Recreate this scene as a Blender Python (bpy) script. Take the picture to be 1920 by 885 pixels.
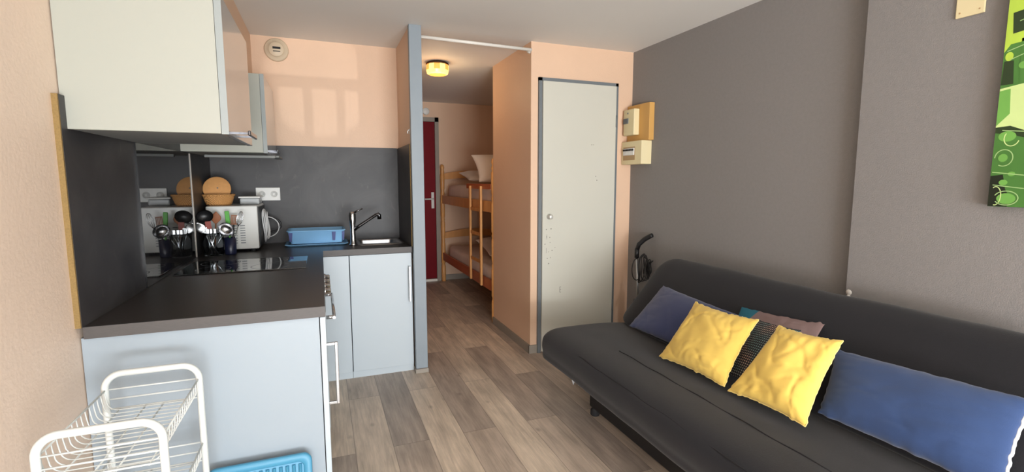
import bpy, bmesh, math, random
from mathutils import Vector, Matrix, noise
R = math.radians
PI = math.pi
for o in list(bpy.data.objects):
    bpy.data.objects.remove(o, do_unlink=True)
scn = bpy.context.scene
col = scn.collection

# ------------------------------------------------------------------ camera
cd = bpy.data.cameras.new('camera')
cam = bpy.data.objects.new('camera', cd)
col.objects.link(cam)
cam.location = (0, 0, 1.33)
cam.rotation_euler = (R(90 - 6.515), 0, R(-21.297))
cd.sensor_width = 36
cd.lens = 915.0 / 1920 * 36
cd.clip_start = 0.02
scn.camera = cam

# ------------------------------------------------------------------ light
scn.view_settings.view_transform = 'Standard'
scn.view_settings.look = 'None'
scn.view_settings.gamma = 1
scn.view_settings.use_curve_mapping = False
scn.view_settings.exposure = 0.40
w = bpy.data.worlds.new('sky')
scn.world = w
w.use_nodes = True
bg = w.node_tree.nodes['Background']
bg.inputs[0].default_value = (0.80, 0.90, 1.0, 1)
bg.inputs[1].default_value = 1.0


def area(name, loc, rot, sx, sy, power, color, spread=180):
    l = bpy.data.lights.new(name, 'AREA')
    l.shape = 'RECTANGLE'
    l.size, l.size_y = sx, sy
    l.energy = power
    l.color = color
    l.spread = R(spread)
    o = bpy.data.objects.new(name, l)
    col.objects.link(o)
    o.location = loc
    o.rotation_euler = rot
    return o


# daylight entering by the glazed balcony door behind the camera
area('window_daylight', (0.72, -3.18, 1.12), (R(90), 0, 0), 2.45, 2.0, 108, (0.93, 0.975, 1.0))
# added fill lamp, tilted up to brighten the ceiling and room
area('upward_fill', (0.72, -3.16, 0.45), (R(128), 0, 0), 2.4, 0.8, 130, (0.95, 0.98, 1.0))
lp = bpy.data.lights.new('hall_bulb', 'POINT')
lp.energy = 2.4
lp.color = (1.0, 0.72, 0.42)
lp.shadow_soft_size = 0.09
lo = bpy.data.objects.new('hall_bulb', lp)
col.objects.link(lo)
lo.location = (0.965, 4.22, 2.10)


# added spot for glint patches on the kitchen wall, split by added bars
sl_ = bpy.data.lights.new('glint_spot', 'SPOT')
sl_.energy = 1100
sl_.color = (1.0, 0.97, 0.92)
sl_.spot_size = R(2.9)
sl_.spot_blend = 0.35
sl_.shadow_soft_size = 0.012
so_ = bpy.data.objects.new('glint_spot', sl_)
col.objects.link(so_)
so_.location = (1.2, -12, 0.4)
so_.rotation_euler = (Vector((0.02, 3.9, 2.02)) - Vector(so_.location)).to_track_quat('-Z', 'Y').to_euler()


# ------------------------------------------------------------------ materials
def srgb(r, g, b):
    def f(c):
        c /= 255.0
        return c / 12.92 if c <= 0.04045 else ((c + 0.055) / 1.055) ** 2.4
    return (f(r), f(g), f(b), 1)


def mat(name, c, rough=0.5, metal=0.0, noise_amt=0.06, scale=8.0, bump=0.0, bump_scale=200.0,
        spec=0.5, coat=0.0, coat_rough=0.03, emit=None, trans=0.0, sheen=0.0, stretch=None, alpha=1.0, detail=4.0):
    m = bpy.data.materials.new(name)
    m.use_nodes = True
    nt = m.node_tree
    N, L = nt.nodes, nt.links
    p = N['Principled BSDF']
    p.inputs['Roughness'].default_value = rough
    p.inputs['Metallic'].default_value = metal
    p.inputs['Specular IOR Level'].default_value = spec
    p.inputs['Coat Weight'].default_value = coat
    p.inputs['Coat Roughness'].default_value = coat_rough
    p.inputs['Transmission Weight'].default_value = trans
    p.inputs['Sheen Weight'].default_value = sheen
    p.inputs['Alpha'].default_value = alpha
    col_ = srgb(*c)
    tc = N.new('ShaderNodeTexCoord')
    mp = N.new('ShaderNodeMapping')
    L.new(tc.outputs['Object'], mp.inputs[0])
    if stretch:
        mp.inputs['Scale'].default_value = stretch
    nz = N.new('ShaderNodeTexNoise')
    nz.inputs['Scale'].default_value = scale
    nz.inputs['Detail'].default_value = detail
    L.new(mp.outputs[0], nz.inputs['Vector'])
    mx = N.new('ShaderNodeMix')
    mx.data_type = 'RGBA'
    a = tuple(max(0, x * (1 - noise_amt)) for x in col_[:3]) + (1,)
    b = tuple(min(1, x * (1 + noise_amt)) for x in col_[:3]) + (1,)
    mx.inputs[6].default_value = a
    mx.inputs[7].default_value = b
    L.new(nz.outputs['Fac'], mx.inputs[0])
    L.new(mx.outputs[2], p.inputs['Base Color'])
    if bump > 0:
        n2 = N.new('ShaderNodeTexNoise')
        n2.inputs['Scale'].default_value = bump_scale
        n2.inputs['Detail'].default_value = 3
        L.new(mp.outputs[0], n2.inputs['Vector'])
        bp = N.new('ShaderNodeBump')
        bp.inputs['Strength'].default_value = bump
        bp.inputs['Distance'].default_value = 0.002
        L.new(n2.outputs['Fac'], bp.inputs['Height'])
        L.new(bp.outputs[0], p.inputs['Normal'])
    if emit:
        p.inputs['Emission Color'].default_value = srgb(*emit[0])
        p.inputs['Emission Strength'].default_value = emit[1]
    return m


M = {}
M['peach'] = mat('peach_paint', (223, 189, 161), 0.5, noise_amt=0.04, scale=3, bump=0.5, bump_scale=90, spec=0.4)
M['peach_left_lit'] = mat('peach_paint_lit', (232, 209, 190), 0.55, noise_amt=0.04, scale=3, bump=0.5, bump_scale=90, spec=0.4)  # lightened copy of the peach; the left wall's brighter light is in the colour
M['ceiling'] = mat('ceiling_paint', (232, 230, 226), 0.7, noise_amt=0.02, scale=2, bump=0.25, bump_scale=120)
M['grey_wall'] = mat('grey_wall_fabric', (137, 134, 133), 0.8, noise_amt=0.07, scale=60, bump=0.6, bump_scale=260, spec=0.25)
M['grey_trim'] = mat('grey_blue_trim', (134, 144, 152), 0.45, noise_amt=0.05, scale=10)
M['frame_grey'] = mat('door_frame_grey', (108, 114, 118), 0.5, noise_amt=0.05, scale=10)
M['base_grey'] = mat('baseboard_grey', (146, 138, 128), 0.6, noise_amt=0.06, scale=10)
M['slate'] = mat('slate_laminate', (74, 74, 78), 0.42, noise_amt=0.28, scale=5.5, bump=0.25, bump_scale=40, detail=9)
M['worktop'] = mat('worktop_laminate', (52, 48, 47), 0.33, noise_amt=0.12, scale=60, bump=0.15, bump_scale=300)
M['worktop_edge'] = mat('worktop_edge', (76, 71, 69), 0.5, noise_amt=0.2, scale=60, stretch=(1, 8, 8))
M['chipboard'] = mat('chipboard_edge', (138, 112, 68), 0.9, noise_amt=0.35, scale=220)
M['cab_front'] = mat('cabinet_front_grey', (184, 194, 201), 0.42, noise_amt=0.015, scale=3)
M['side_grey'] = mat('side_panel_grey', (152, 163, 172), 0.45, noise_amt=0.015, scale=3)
M['cab_gloss'] = mat('cabinet_front_gloss', (148, 148, 147), 0.16, noise_amt=0.015, scale=3, coat=0.4, coat_rough=0.06)
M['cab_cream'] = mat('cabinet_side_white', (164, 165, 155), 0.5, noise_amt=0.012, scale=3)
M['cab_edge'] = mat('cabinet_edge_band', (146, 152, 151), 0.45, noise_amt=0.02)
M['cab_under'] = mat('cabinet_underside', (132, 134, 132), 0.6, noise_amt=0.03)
M['dark_gap'] = mat('dark_gap', (34, 34, 36), 0.8)
M['chrome'] = mat('brushed_steel', (200, 200, 202), 0.22, metal=1.0, noise_amt=0.03, scale=40)
M['steel'] = mat('stainless_steel', (186, 188, 190), 0.28, metal=1.0, noise_amt=0.05, scale=30)
M['dark_chrome'] = mat('dark_chrome', (96, 96, 100), 0.18, metal=1.0, noise_amt=0.05)
M['black_glass'] = mat('black_hob_glass', (10, 10, 12), 0.05, noise_amt=0.0, spec=0.7, coat=0.5, coat_rough=0.02)
M['smoke_glass'] = mat('splash_glass', (34, 33, 34), 0.02, noise_amt=0.05, spec=0.5)
M['glass_edge'] = mat('glass_edge_strip', (176, 168, 158), 0.3, noise_amt=0.05)
M['white_plastic'] = mat('white_plastic', (226, 226, 222), 0.4, noise_amt=0.02)
M['white_enamel'] = mat('white_enamel', (216, 216, 212), 0.3, noise_amt=0.02)
M['beige_plastic'] = mat('beige_plastic', (205, 186, 160), 0.5, noise_amt=0.03)
M['cream_plastic'] = mat('cream_plastic', (226, 212, 170), 0.5, noise_amt=0.03)
M['tan_plastic'] = mat('tan_plastic', (180, 150, 110), 0.5, noise_amt=0.03)
M['varnished'] = mat('varnished_board', (206, 158, 88), 0.5, noise_amt=0.15, scale=12, stretch=(1, 1, .15))
M['black_plastic'] = mat('black_plastic', (22, 22, 24), 0.42, noise_amt=0.08)
M['dark_rubber'] = mat('dark_rubber', (30, 30, 32), 0.8, noise_amt=0.08)
M['blue_plastic'] = mat('blue_plastic', (138, 190, 232), 0.4, noise_amt=0.04)
M['teal_plastic'] = mat('teal_blue_plastic', (70, 142, 176), 0.45, noise_amt=0.04)
M['white_wire'] = mat('white_coated_wire', (212, 216, 214), 0.35, noise_amt=0.02)
M['pine'] = mat('varnished_pine', (210, 152, 90), 0.38, noise_amt=0.25, scale=14, stretch=(1, 1, .2))
M['pine_red'] = mat('pine_rail_reddish', (176, 96, 58), 0.4, noise_amt=0.2, scale=12, stretch=(1, .2, 1))
M['linen'] = mat('white_linen', (222, 208, 196), 0.9, noise_amt=0.05, scale=6, bump=0.3, sheen=0.2)
M['mattress'] = mat('mattress_cover', (222, 206, 198), 0.9, noise_amt=0.12, scale=9, bump=0.3)
M['red_door'] = mat('dark_red_door', (112, 0, 16), 0.6, noise_amt=0.08, spec=0.2)
M['door_cream'] = mat('door_cream', (199, 197, 185), 0.5, noise_amt=0.035, scale=2.5)
M['white_paint'] = mat('white_paint', (228, 224, 216), 0.4, noise_amt=0.03)
M['sofa'] = mat('sofa_fabric', (24, 24, 30), 0.8, noise_amt=0.16, scale=90, bump=0.5, bump_scale=500, sheen=0.16, spec=0.3)
M['sofa_seam'] = mat('sofa_seam', (30, 29, 34), 0.9)
M['yellow'] = mat('yellow_cotton', (232, 197, 96), 0.85, noise_amt=0.07, scale=10, bump=0.25, bump_scale=400, sheen=0.2)
M['navy'] = mat('navy_cotton', (42, 54, 96), 0.85, noise_amt=0.08, scale=14, bump=0.3, bump_scale=400, sheen=0.3)
M['navy_blue'] = mat('blue_cotton', (38, 64, 110), 0.85, noise_amt=0.08, scale=14, bump=0.3, bump_scale=400, sheen=0.3)
M['piping'] = mat('white_piping', (226, 228, 232), 0.8)
M['yellow_piping'] = mat('pale_yellow_piping', (240, 214, 130), 0.8)
M['cord'] = mat('white_cord', (220, 220, 220), 0.5)
M['wicker'] = mat('wicker', (206, 150, 90), 0.7, noise_amt=0.3, scale=60, bump=1.0, bump_scale=120)
wn_ = M['wicker'].node_tree
wv_ = wn_.nodes.new('ShaderNodeTexWave')
wv_.wave_type = 'BANDS'
wv_.bands_direction = 'DIAGONAL'
wv_.inputs['Scale'].default_value = 60
wv_.inputs['Distortion'].default_value = 3
tc_ = [n for n in wn_.nodes if n.type == 'TEX_COORD'][0]
wn_.links.new(tc_.outputs['Object'], wv_.inputs['Vector'])
bp_n = [n for n in wn_.nodes if n.type == 'BUMP'][0]
wn_.links.new(wv_.outputs['Fac'], bp_n.inputs['Height'])
mx_n = [n for n in wn_.nodes if n.type == 'MIX'][0]
wn_.links.new(wv_.outputs['Fac'], mx_n.inputs[0])
M['cork'] = mat('cork_board', (214, 156, 96), 0.75, noise_amt=0.14, scale=50)
M['green_silicone'] = mat('green_silicone', (84, 170, 60), 0.5)
M['red_silicone'] = mat('dull_red_silicone', (150, 70, 60), 0.5)
M['wood_spoon'] = mat('brown_wood', (150, 92, 58), 0.6, noise_amt=0.2, scale=30)
M['scuff'] = mat('dark_scuff', (120, 116, 108), 0.8)
M['plaster_chip'] = mat('plaster_chip', (214, 208, 200), 0.9)
M['lamp_glass'] = mat('amber_lamp_glass', (255, 200, 120), 0.3, noise_amt=0.1, scale=40, emit=((255, 190, 104), 1.6))
M['lamp_facet'] = mat('amber_facet_glass', (240, 160, 80), 0.3, noise_amt=0.1, scale=40, emit=((255, 150, 66), 0.9))
M['rim_bronze'] = mat('bronze_rim', (60, 36, 20), 0.5, metal=0.5)
M['clear'] = mat('clear_glass', (236, 240, 244), 0.03, noise_amt=0.0, trans=1.0)
M['frosted'] = mat('frosted_plastic', (206, 210, 212), 0.35, noise_amt=0.02, alpha=0.75)
M['clear'].node_tree.nodes['Principled BSDF'].inputs['IOR'].default_value = 1.25


def floor_material():
    m = bpy.data.materials.new('vinyl_plank_floor')
    m.use_nodes = True
    nt = m.node_tree
    N, L = nt.nodes, nt.links
    p = N['Principled BSDF']
    tc = N.new('ShaderNodeTexCoord')
    sp = N.new('ShaderNodeSeparateXYZ')
    L.new(tc.outputs['Object'], sp.inputs[0])

    def mth(op, a, b=None, c=None):
        n = N.new('ShaderNodeMath')
        n.operation = op
        for i, v in enumerate((a, b, c)):
            if v is None:
                continue
            if isinstance(v, (int, float)):
                n.inputs[i].default_value = v
            else:
                L.new(v, n.inputs[i])
        return n.outputs[0]
    PW, PL = 0.1815, 1.26
    xr = mth('DIVIDE', mth('SUBTRACT', sp.outputs[0], 0.106 - PW * 40), PW)
    row = mth('FLOOR', xr)
    fx = mth('FRACT', xr)
    half = mth('MULTIPLY', mth('MODULO', row, 2.0), 0.5)
    yr = mth('ADD', mth('DIVIDE', mth('SUBTRACT', sp.outputs[1], 3.006 - PL * 20), PL), half)
    idx = mth('FLOOR', yr)
    fy = mth('FRACT', yr)
    cmb = N.new('ShaderNodeCombineXYZ')
    L.new(row, cmb.inputs[0])
    L.new(idx, cmb.inputs[1])
    wn = N.new('ShaderNodeTexWhiteNoise')
    wn.noise_dimensions = '3D'
    L.new(cmb.outputs[0], wn.inputs['Vector'])
    ramp = N.new('ShaderNodeValToRGB')
    e = ramp.color_ramp.elements
    e[0].position = 0.0
    e[0].color = srgb(158, 145, 134)
    e[1].position = 1.0
    e[1].color = srgb(202, 186, 168)
    for pos, c in ((0.3, (174, 159, 146)), (0.7, (194, 178, 161))):
        x = e.new(pos)
        x.color = srgb(*c)
    tone = mth('FRACT', mth('ADD', mth('ADD', mth('MULTIPLY', mth('SUBTRACT', row, 40.0), 0.55), mth('MULTIPLY', mth('SUBTRACT', idx, 19.0), 0.72)), 40.75))
    L.new(tone, ramp.inputs[0])
    # grain, shifted for each plank
    off = N.new('ShaderNodeVectorMath')
    off.operation = 'MULTIPLY_ADD'
    L.new(wn.outputs['Color'], off.inputs[0])
    off.inputs[1].default_value = (7, 13, 5)
    L.new(tc.outputs['Object'], off.inputs[2])
    mp = N.new('ShaderNodeMapping')
    mp.inputs['Scale'].default_value = (26, 1.5, 1)
    L.new(off.outputs[0], mp.inputs[0])
    g = N.new('ShaderNodeTexNoise')
    g.inputs['Scale'].default_value = 2.4
    g.inputs['Detail'].default_value = 8
    g.inputs['Roughness'].default_value = 0.65
    g.inputs['Distortion'].default_value = 0.6
    L.new(mp.outputs[0], g.inputs['Vector'])
    mp2 = N.new('ShaderNodeMapping')
    mp2.inputs['Scale'].default_value = (9, 2.2, 1)
    L.new(off.outputs[0], mp2.inputs[0])
    b = N.new('ShaderNodeTexNoise')
    b.inputs['Scale'].default_value = 1.6
    b.inputs['Detail'].default_value = 5
    L.new(mp2.outputs[0], b.inputs['Vector'])
    r1 = N.new('ShaderNodeMapRange')
    r1.inputs[1].default_value = 0.3
    r1.inputs[2].default_value = 0.7
    r1.inputs[3].default_value = 0.80
    r1.inputs[4].default_value = 1.22
    L.new(g.outputs['Fac'], r1.inputs[0])
    r2 = N.new('ShaderNodeMapRange')
    r2.inputs[1].default_value = 0.32
    r2.inputs[2].default_value = 0.68
    r2.inputs[3].default_value = 0.82
    r2.inputs[4].default_value = 1.18
    L.new(b.outputs['Fac'], r2.inputs[0])
    # small dark knots and pale chalky marks
    vk = N.new('ShaderNodeTexVoronoi')
    vk.inputs['Scale'].default_value = 3.1
    mp3 = N.new('ShaderNodeMapping')
    mp3.inputs['Scale'].default_value = (1.6, 1, 1)
    L.new(off.outputs[0], mp3.inputs[0])
    L.new(mp3.outputs[0], vk.inputs['Vector'])
    kn = N.new('ShaderNodeMapRange')
    kn.inputs[1].default_value = 0.02
    kn.inputs[2].default_value = 0.09
    kn.inputs[3].default_value = 0.68
    kn.inputs[4].default_value = 1.0
    L.new(vk.outputs['Distance'], kn.inputs[0])
    mul = mth('MULTIPLY', mth('MULTIPLY', r1.outputs[0], r2.outputs[0]), kn.outputs[0])
    # seams
    ex = mth('MINIMUM', fx, mth('SUBTRACT', 1.0, fx))
    ey = mth('MINIMUM', fy, mth('SUBTRACT', 1.0, fy))
    sx_ = mth('GREATER_THAN', ex, 0.010)
    sy_ = mth('GREATER_THAN', ey, 0.0014)
    seam = mth('MULTIPLY', sx_, sy_)
    seamf = mth('ADD', mth('MULTIPLY', seam, 0.42), 0.58)
    tot = mth('MULTIPLY', mul, seamf)
    vm = N.new('ShaderNodeVectorMath')
    vm.operation = 'SCALE'
    L.new(ramp.outputs[0], vm.inputs[0])
    L.new(tot, vm.inputs['Scale'])
    # chalky streaks
    ch = N.new('ShaderNodeTexNoise')
    ch.inputs['Scale'].default_value = 5
    ch.inputs['Detail'].default_value = 9
    ch.inputs['Roughness'].default_value = 0.75
    mp4 = N.new('ShaderNodeMapping')
    mp4.inputs['Scale'].default_value = (5, 1, 1)
    L.new(off.outputs[0], mp4.inputs[0])
    L.new(mp4.outputs[0], ch.inputs['Vector'])
    cr = N.new('ShaderNodeMapRange')
    cr.inputs[1].default_value = 0.66
    cr.inputs[2].default_value = 0.72
    cr.inputs[3].default_value = 0.0
    cr.inputs[4].default_value = 0.5
    L.new(ch.outputs['Fac'], cr.inputs[0])
    mx = N.new('ShaderNodeMix')
    mx.data_type = 'RGBA'
    L.new(cr.outputs[0], mx.inputs[0])
    L.new(vm.outputs[0], mx.inputs[6])
    mx.inputs[7].default_value = srgb(206, 192, 174)
    L.new(mx.outputs[2], p.inputs['Base Color'])
    p.inputs['Roughness'].default_value = 0.42
    p.inputs['Specular IOR Level'].default_value = 0.4
    bp = N.new('ShaderNodeBump')
    bp.inputs['Strength'].default_value = 0.25
    bp.inputs['Distance'].default_value = 0.002
    L.new(tot, bp.inputs['Height'])
    L.new(bp.outputs[0], p.inputs['Normal'])
    return m


M['floor'] = floor_material()


def slate_material():
    m = bpy.data.materials.new('slate_laminate')
    m.use_nodes = True
    N, L = m.node_tree.nodes, m.node_tree.links
    p = N['Principled BSDF']
    tc = N.new('ShaderNodeTexCoord')
    a = N.new('ShaderNodeTexNoise')
    a.inputs['Scale'].default_value = 2.6
    a.inputs['Detail'].default_value = 10
    a.inputs['Roughness'].default_value = 0.62
    a.inputs['Distortion'].default_value = 1.2
    L.new(tc.outputs['Object'], a.inputs['Vector'])
    r1 = N.new('ShaderNodeValToRGB')
    r1.color_ramp.elements[0].position = 0.34
    r1.color_ramp.elements[0].color = srgb(44, 43, 45)
    r1.color_ramp.elements[1].position = 0.68
    r1.color_ramp.elements[1].color = srgb(68, 66, 67)
    L.new(a.outputs['Fac'], r1.inputs[0])
    mp = N.new('ShaderNodeMapping')
    mp.inputs['Rotation'].default_value = (0.6, 0.5, 0.3)
    mp.inputs['Scale'].default_value = (5, 3, 2.2)
    L.new(tc.outputs['Object'], mp.inputs[0])
    b = N.new('ShaderNodeTexNoise')
    b.inputs['Scale'].default_value = 1.5
    b.inputs['Detail'].default_value = 7
    b.inputs['Roughness'].default_value = 0.6
    b.inputs['Distortion'].default_value = 2.2
    L.new(mp.outputs[0], b.inputs['Vector'])
    r2 = N.new('ShaderNodeMapRange')
    r2.inputs[1].default_value = 0.62
    r2.inputs[2].default_value = 0.80
    r2.inputs[3].default_value = 0.0
    r2.inputs[4].default_value = 0.6
    L.new(b.outputs['Fac'], r2.inputs[0])
    mx = N.new('ShaderNodeMix')
    mx.data_type = 'RGBA'
    L.new(r2.outputs[0], mx.inputs[0])
    L.new(r1.outputs[0], mx.inputs[6])
    mx.inputs[7].default_value = srgb(102, 97, 94)
    L.new(mx.outputs[2], p.inputs['Base Color'])
    p.inputs['Roughness'].default_value = 0.45
    p.inputs['Specular IOR Level'].default_value = 0.4
    bp = N.new('ShaderNodeBump')
    bp.inputs['Strength'].default_value = 0.2
    bp.inputs['Distance'].default_value = 0.002
    L.new(a.outputs['Fac'], bp.inputs['Height'])
    L.new(bp.outputs[0], p.inputs['Normal'])
    return m


M['slate'] = slate_material()


def dotted_material():
    """charcoal cloth printed with rings of small pale dots"""
    m = bpy.data.materials.new('dotted_cloth')
    m.use_nodes = True
    N, L = m.node_tree.nodes, m.node_tree.links
    p = N['Principled BSDF']
    p.inputs['Roughness'].default_value = 0.9
    uv = N.new('ShaderNodeUVMap')
    mp = N.new('ShaderNodeMapping')
    mp.inputs['Scale'].default_value = (26, 26, 26)
    L.new(uv.outputs[0], mp.inputs[0])
    v = N.new('ShaderNodeTexVoronoi')
    v.inputs['Randomness'].default_value = 0.0
    v.inputs['Scale'].default_value = 1.0
    L.new(mp.outputs[0], v.inputs['Vector'])
    lt = N.new('ShaderNodeMapRange')
    lt.inputs[1].default_value = 0.22
    lt.inputs[2].default_value = 0.32
    lt.inputs[3].default_value = 1
    lt.inputs[4].default_value = 0
    L.new(v.outputs['Distance'], lt.inputs[0])
    gr = N.new('ShaderNodeTexNoise')
    gr.inputs['Scale'].default_value = 2.5
    L.new(uv.outputs[0], gr.inputs['Vector'])
    rp = N.new('ShaderNodeValToRGB')
    rp.color_ramp.elements[0].position = 0.4
    rp.color_ramp.elements[0].color = srgb(120, 150, 150)
    rp.color_ramp.elements[1].position = 0.6
    rp.color_ramp.elements[1].color = srgb(210, 170, 150)
    L.new(gr.outputs['Fac'], rp.inputs[0])
    mx = N.new('ShaderNodeMix')
    mx.data_type = 'RGBA'
    mx.inputs[6].default_value = srgb(40, 38, 44)
    L.new(rp.outputs[0], mx.inputs[7])
    L.new(lt.outputs[0], mx.inputs[0])
    L.new(mx.outputs[2], p.inputs['Base Color'])
    return m


def two_tone_material():
    """taupe cloth with a teal panel along one end"""
    m = bpy.data.materials.new('taupe_teal_cloth')
    m.use_nodes = True
    N, L = m.node_tree.nodes, m.node_tree.links
    p = N['Principled BSDF']
    p.inputs['Roughness'].default_value = 0.9
    uv = N.new('ShaderNodeUVMap')
    sp = N.new('ShaderNodeSeparateXYZ')
    L.new(uv.outputs[0], sp.inputs[0])
    ad = N.new('ShaderNodeMath')
    ad.operation = 'MULTIPLY_ADD'
    ad.inputs[1].default_value = -0.28
    L.new(sp.outputs[1], ad.inputs[0])
    L.new(sp.outputs[0], ad.inputs[2])
    lt = N.new('ShaderNodeMath')
    lt.operation = 'LESS_THAN'
    lt.inputs[1].default_value = -0.02
    L.new(ad.outputs[0], lt.inputs[0])
    mx = N.new('ShaderNodeMix')
    mx.data_type = 'RGBA'
    mx.inputs[6].default_value = srgb(128, 106, 104)
    mx.inputs[7].default_value = srgb(34, 100, 120)
    L.new(lt.outputs[0], mx.inputs[0])
    L.new(mx.outputs[2], p.inputs['Base Color'])
    return m


M['dotted'] = dotted_material()
M['two_tone'] = two_tone_material()
for k, c in dict(art_dark=(40, 58, 30), art_black=(26, 34, 20), art_mid=(72, 122, 54), art_green=(110, 168, 78),
                 art_lime=(176, 206, 74), art_pale=(200, 222, 150), art_white=(160, 196, 130), art_olive=(120, 150, 40)).items():
    M[k] = mat('print_' + k[4:], c, 0.5, noise_amt=0.18, scale=9)


# ------------------------------------------------------------------ mesh builder
ORG = {}


class MB:
    def __init__(self):
        self.bm = bmesh.new()
        self.smooth = []

    def _fin(self, faces, mi, smooth):
        for f in faces:
            f.material_index = mi
            f.smooth = smooth

    def box(self, x0, x1, y0, y1, z0, z1, bev=0.0, mi=0, rot=None, seg=2):
        bm = self.bm
        t = bmesh.new()
        bmesh.ops.create_cube(t, size=1)
        for v in t.verts:
            v.co = Vector(((x0 + x1) / 2 + v.co.x * (x1 - x0), (y0 + y1) / 2 + v.co.y * (y1 - y0), (z0 + z1) / 2 + v.co.z * (z1 - z0)))
        if bev > 0:
            bev = min(bev, 0.49 * min(abs(x1 - x0), abs(y1 - y0), abs(z1 - z0)))
            bmesh.ops.bevel(t, geom=t.edges[:], offset=bev, segments=seg, affect='EDGES', profile=0.5)
        if rot is not None:
            c = Vector(((x0 + x1) / 2, (y0 + y1) / 2, (z0 + z1) / 2))
            for v in t.verts:
                v.co = c + rot @ (v.co - c)
        self._merge(t, mi, False)
        return self

    def _merge(self, t, mi, smooth):
        mp = {}
        for v in t.verts:
            mp[v] = self.bm.verts.new(v.co)
        for f in t.faces:
            try:
                nf = self.bm.faces.new([mp[v] for v in f.verts])
                nf.material_index = mi
                nf.smooth = smooth
            except ValueError:
                pass
        t.free()

    def grid(self, rows, closed_u=False, closed_v=False, mi=0, smooth=True, cap=False):
        """rows: list of rings (lists of points)"""
        bm = self.bm
        V = [[bm.verts.new(p) for p in r] for r in rows]
        n, m = len(V), len(V[0])
        for i in range(n if closed_v else n - 1):
            for j in range(m if closed_u else m - 1):
                a, b = V[i][j], V[i][(j + 1) % m]
                c, d = V[(i + 1) % n][(j + 1) % m], V[(i + 1) % n][j]
                f = bm.faces.new((a, b, c, d))
                f.material_index = mi
                f.smooth = smooth
        if cap:
            for r in (V[0][::-1], V[-1]):
                f = bm.faces.new(r)
                f.material_index = mi
        return V

    def tube(self, pts, r, n=8, closed=False, mi=0, cap=True):
        pts = [Vector(p) for p in pts]
        if not isinstance(r, (list, tuple)):
            r = [r] * len(pts)
        k = len(pts)
        rows = []
        up = None
        for i in range(k):
            if closed:
                t = (pts[(i + 1) % k] - pts[(i - 1) % k])
            else:
                t = pts[min(i + 1, k - 1)] - pts[max(i - 1, 0)]
            if t.length < 1e-9:
                t = Vector((0, 0, 1))
            t.normalize()
            if up is None:
                up = Vector((0, 0, 1)) if abs(t.z) < 0.9 else Vector((1, 0, 0))
            s = t.cross(up)
            if s.length < 1e-6:
                s = t.orthogonal()
            s.normalize()
            up = s.cross(t).normalized()
            rows.append([pts[i] + (s * math.cos(a) + up * math.sin(a)) * r[i] for a in (2 * PI * j / n for j in range(n))])
        self.grid(rows, closed_u=True, closed_v=closed, mi=mi, cap=cap and not closed)
        return self

    def lathe(self, prof, c, n=24, axis='z', mi=0, smooth=True, cap=True):
        """prof: list of (radius, height)"""
        c = Vector(c)
        rows = []
        for (r, h) in prof:
            ring = []
            for j in range(n):
                a = 2 * PI * j / n
                x, y = r * math.cos(a), r * math.sin(a)
                if axis == 'z':
                    v = Vector((x, y, h))
                elif axis == 'y':
                    v = Vector((x, h, y))
                else:
                    v = Vector((h, x, y))
                ring.append(c + v)
            rows.append(ring)
        self.grid(rows, closed_u=True, mi=mi, smooth=smooth, cap=cap)
        return self

    def prism(self, poly, axis, a0, a1, mi=0, smooth=False):
        """poly: 2D points; extruded along axis from a0 to a1"""
        def P(p, a):
            if axis == 'x':
                return Vector((a, p[0], p[1]))
            if axis == 'y':
                return Vector((p[0], a, p[1]))
            return Vector((p[0], p[1], a))
        self.grid([[P(p, a0) for p in poly], [P(p, a1) for p in poly]], closed_u=True, mi=mi, smooth=smooth, cap=True)
        return self

    def xform(self, mt):
        for v in self.bm.verts:
            v.co = mt @ v.co
        return self

    def build(self, name, m, parent=None, origin=None, subsurf=0):
        bm = self.bm
        bmesh.ops.recalc_face_normals(bm, faces=bm.faces[:])
        if origin is None:
            xs = [v.co for v in bm.verts]
            lo_ = Vector((min(v.x for v in xs), min(v.y for v in xs), min(v.z for v in xs)))
            hi_ = Vector((max(v.x for v in xs), max(v.y for v in xs), max(v.z for v in xs)))
            origin = (lo_ + hi_) / 2
            if parent is None:
                origin.z = lo_.z
        origin = Vector(origin)
        for v in bm.verts:
            v.co -= origin
        me = bpy.data.meshes.new(name)
        bm.to_mesh(me)
        bm.free()
        ms = m if isinstance(m, (list, tuple)) else [m]
        for x in ms:
            me.materials.append(x)
        o = bpy.data.objects.new(name, me)
        col.objects.link(o)
        ORG[o.name] = origin
        if parent is not None:
            o.parent = parent
            o.location = origin - ORG[parent.name]
        else:
            o.location = origin
        if subsurf:
            sm = o.modifiers.new('sub', 'SUBSURF')
            sm.levels = sm.render_levels = subsurf
        return o


def tag(o, label=None, cat=None, group=None, kind=None):
    if label:
        o['label'] = label
    if cat:
        o['category'] = cat
    if group:
        o['group'] = group
    if kind:
        o['kind'] = kind
    return o


def thing(name, loc, label, cat, group=None):
    o = bpy.data.objects.new(name, None)
    o.empty_display_size = 0.05
    col.objects.link(o)
    o.location = loc
    ORG[o.name] = Vector(loc)
    return tag(o, label, cat, group)


def struct(name, mb, m, label=None, parent=None, origin=None):
    o = mb.build(name, m, parent, origin)
    if parent is None:
        tag(o, label, None, None, 'structure')
    return o


def B(*a, **k):
    return MB().box(*a, **k)


def arc(cx, cy, r, a0, a1, n):
    return [(cx + r * math.cos(R(a0 + (a1 - a0) * i / n)), cy + r * math.sin(R(a0 + (a1 - a0) * i / n))) for i in range(n + 1)]


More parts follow.
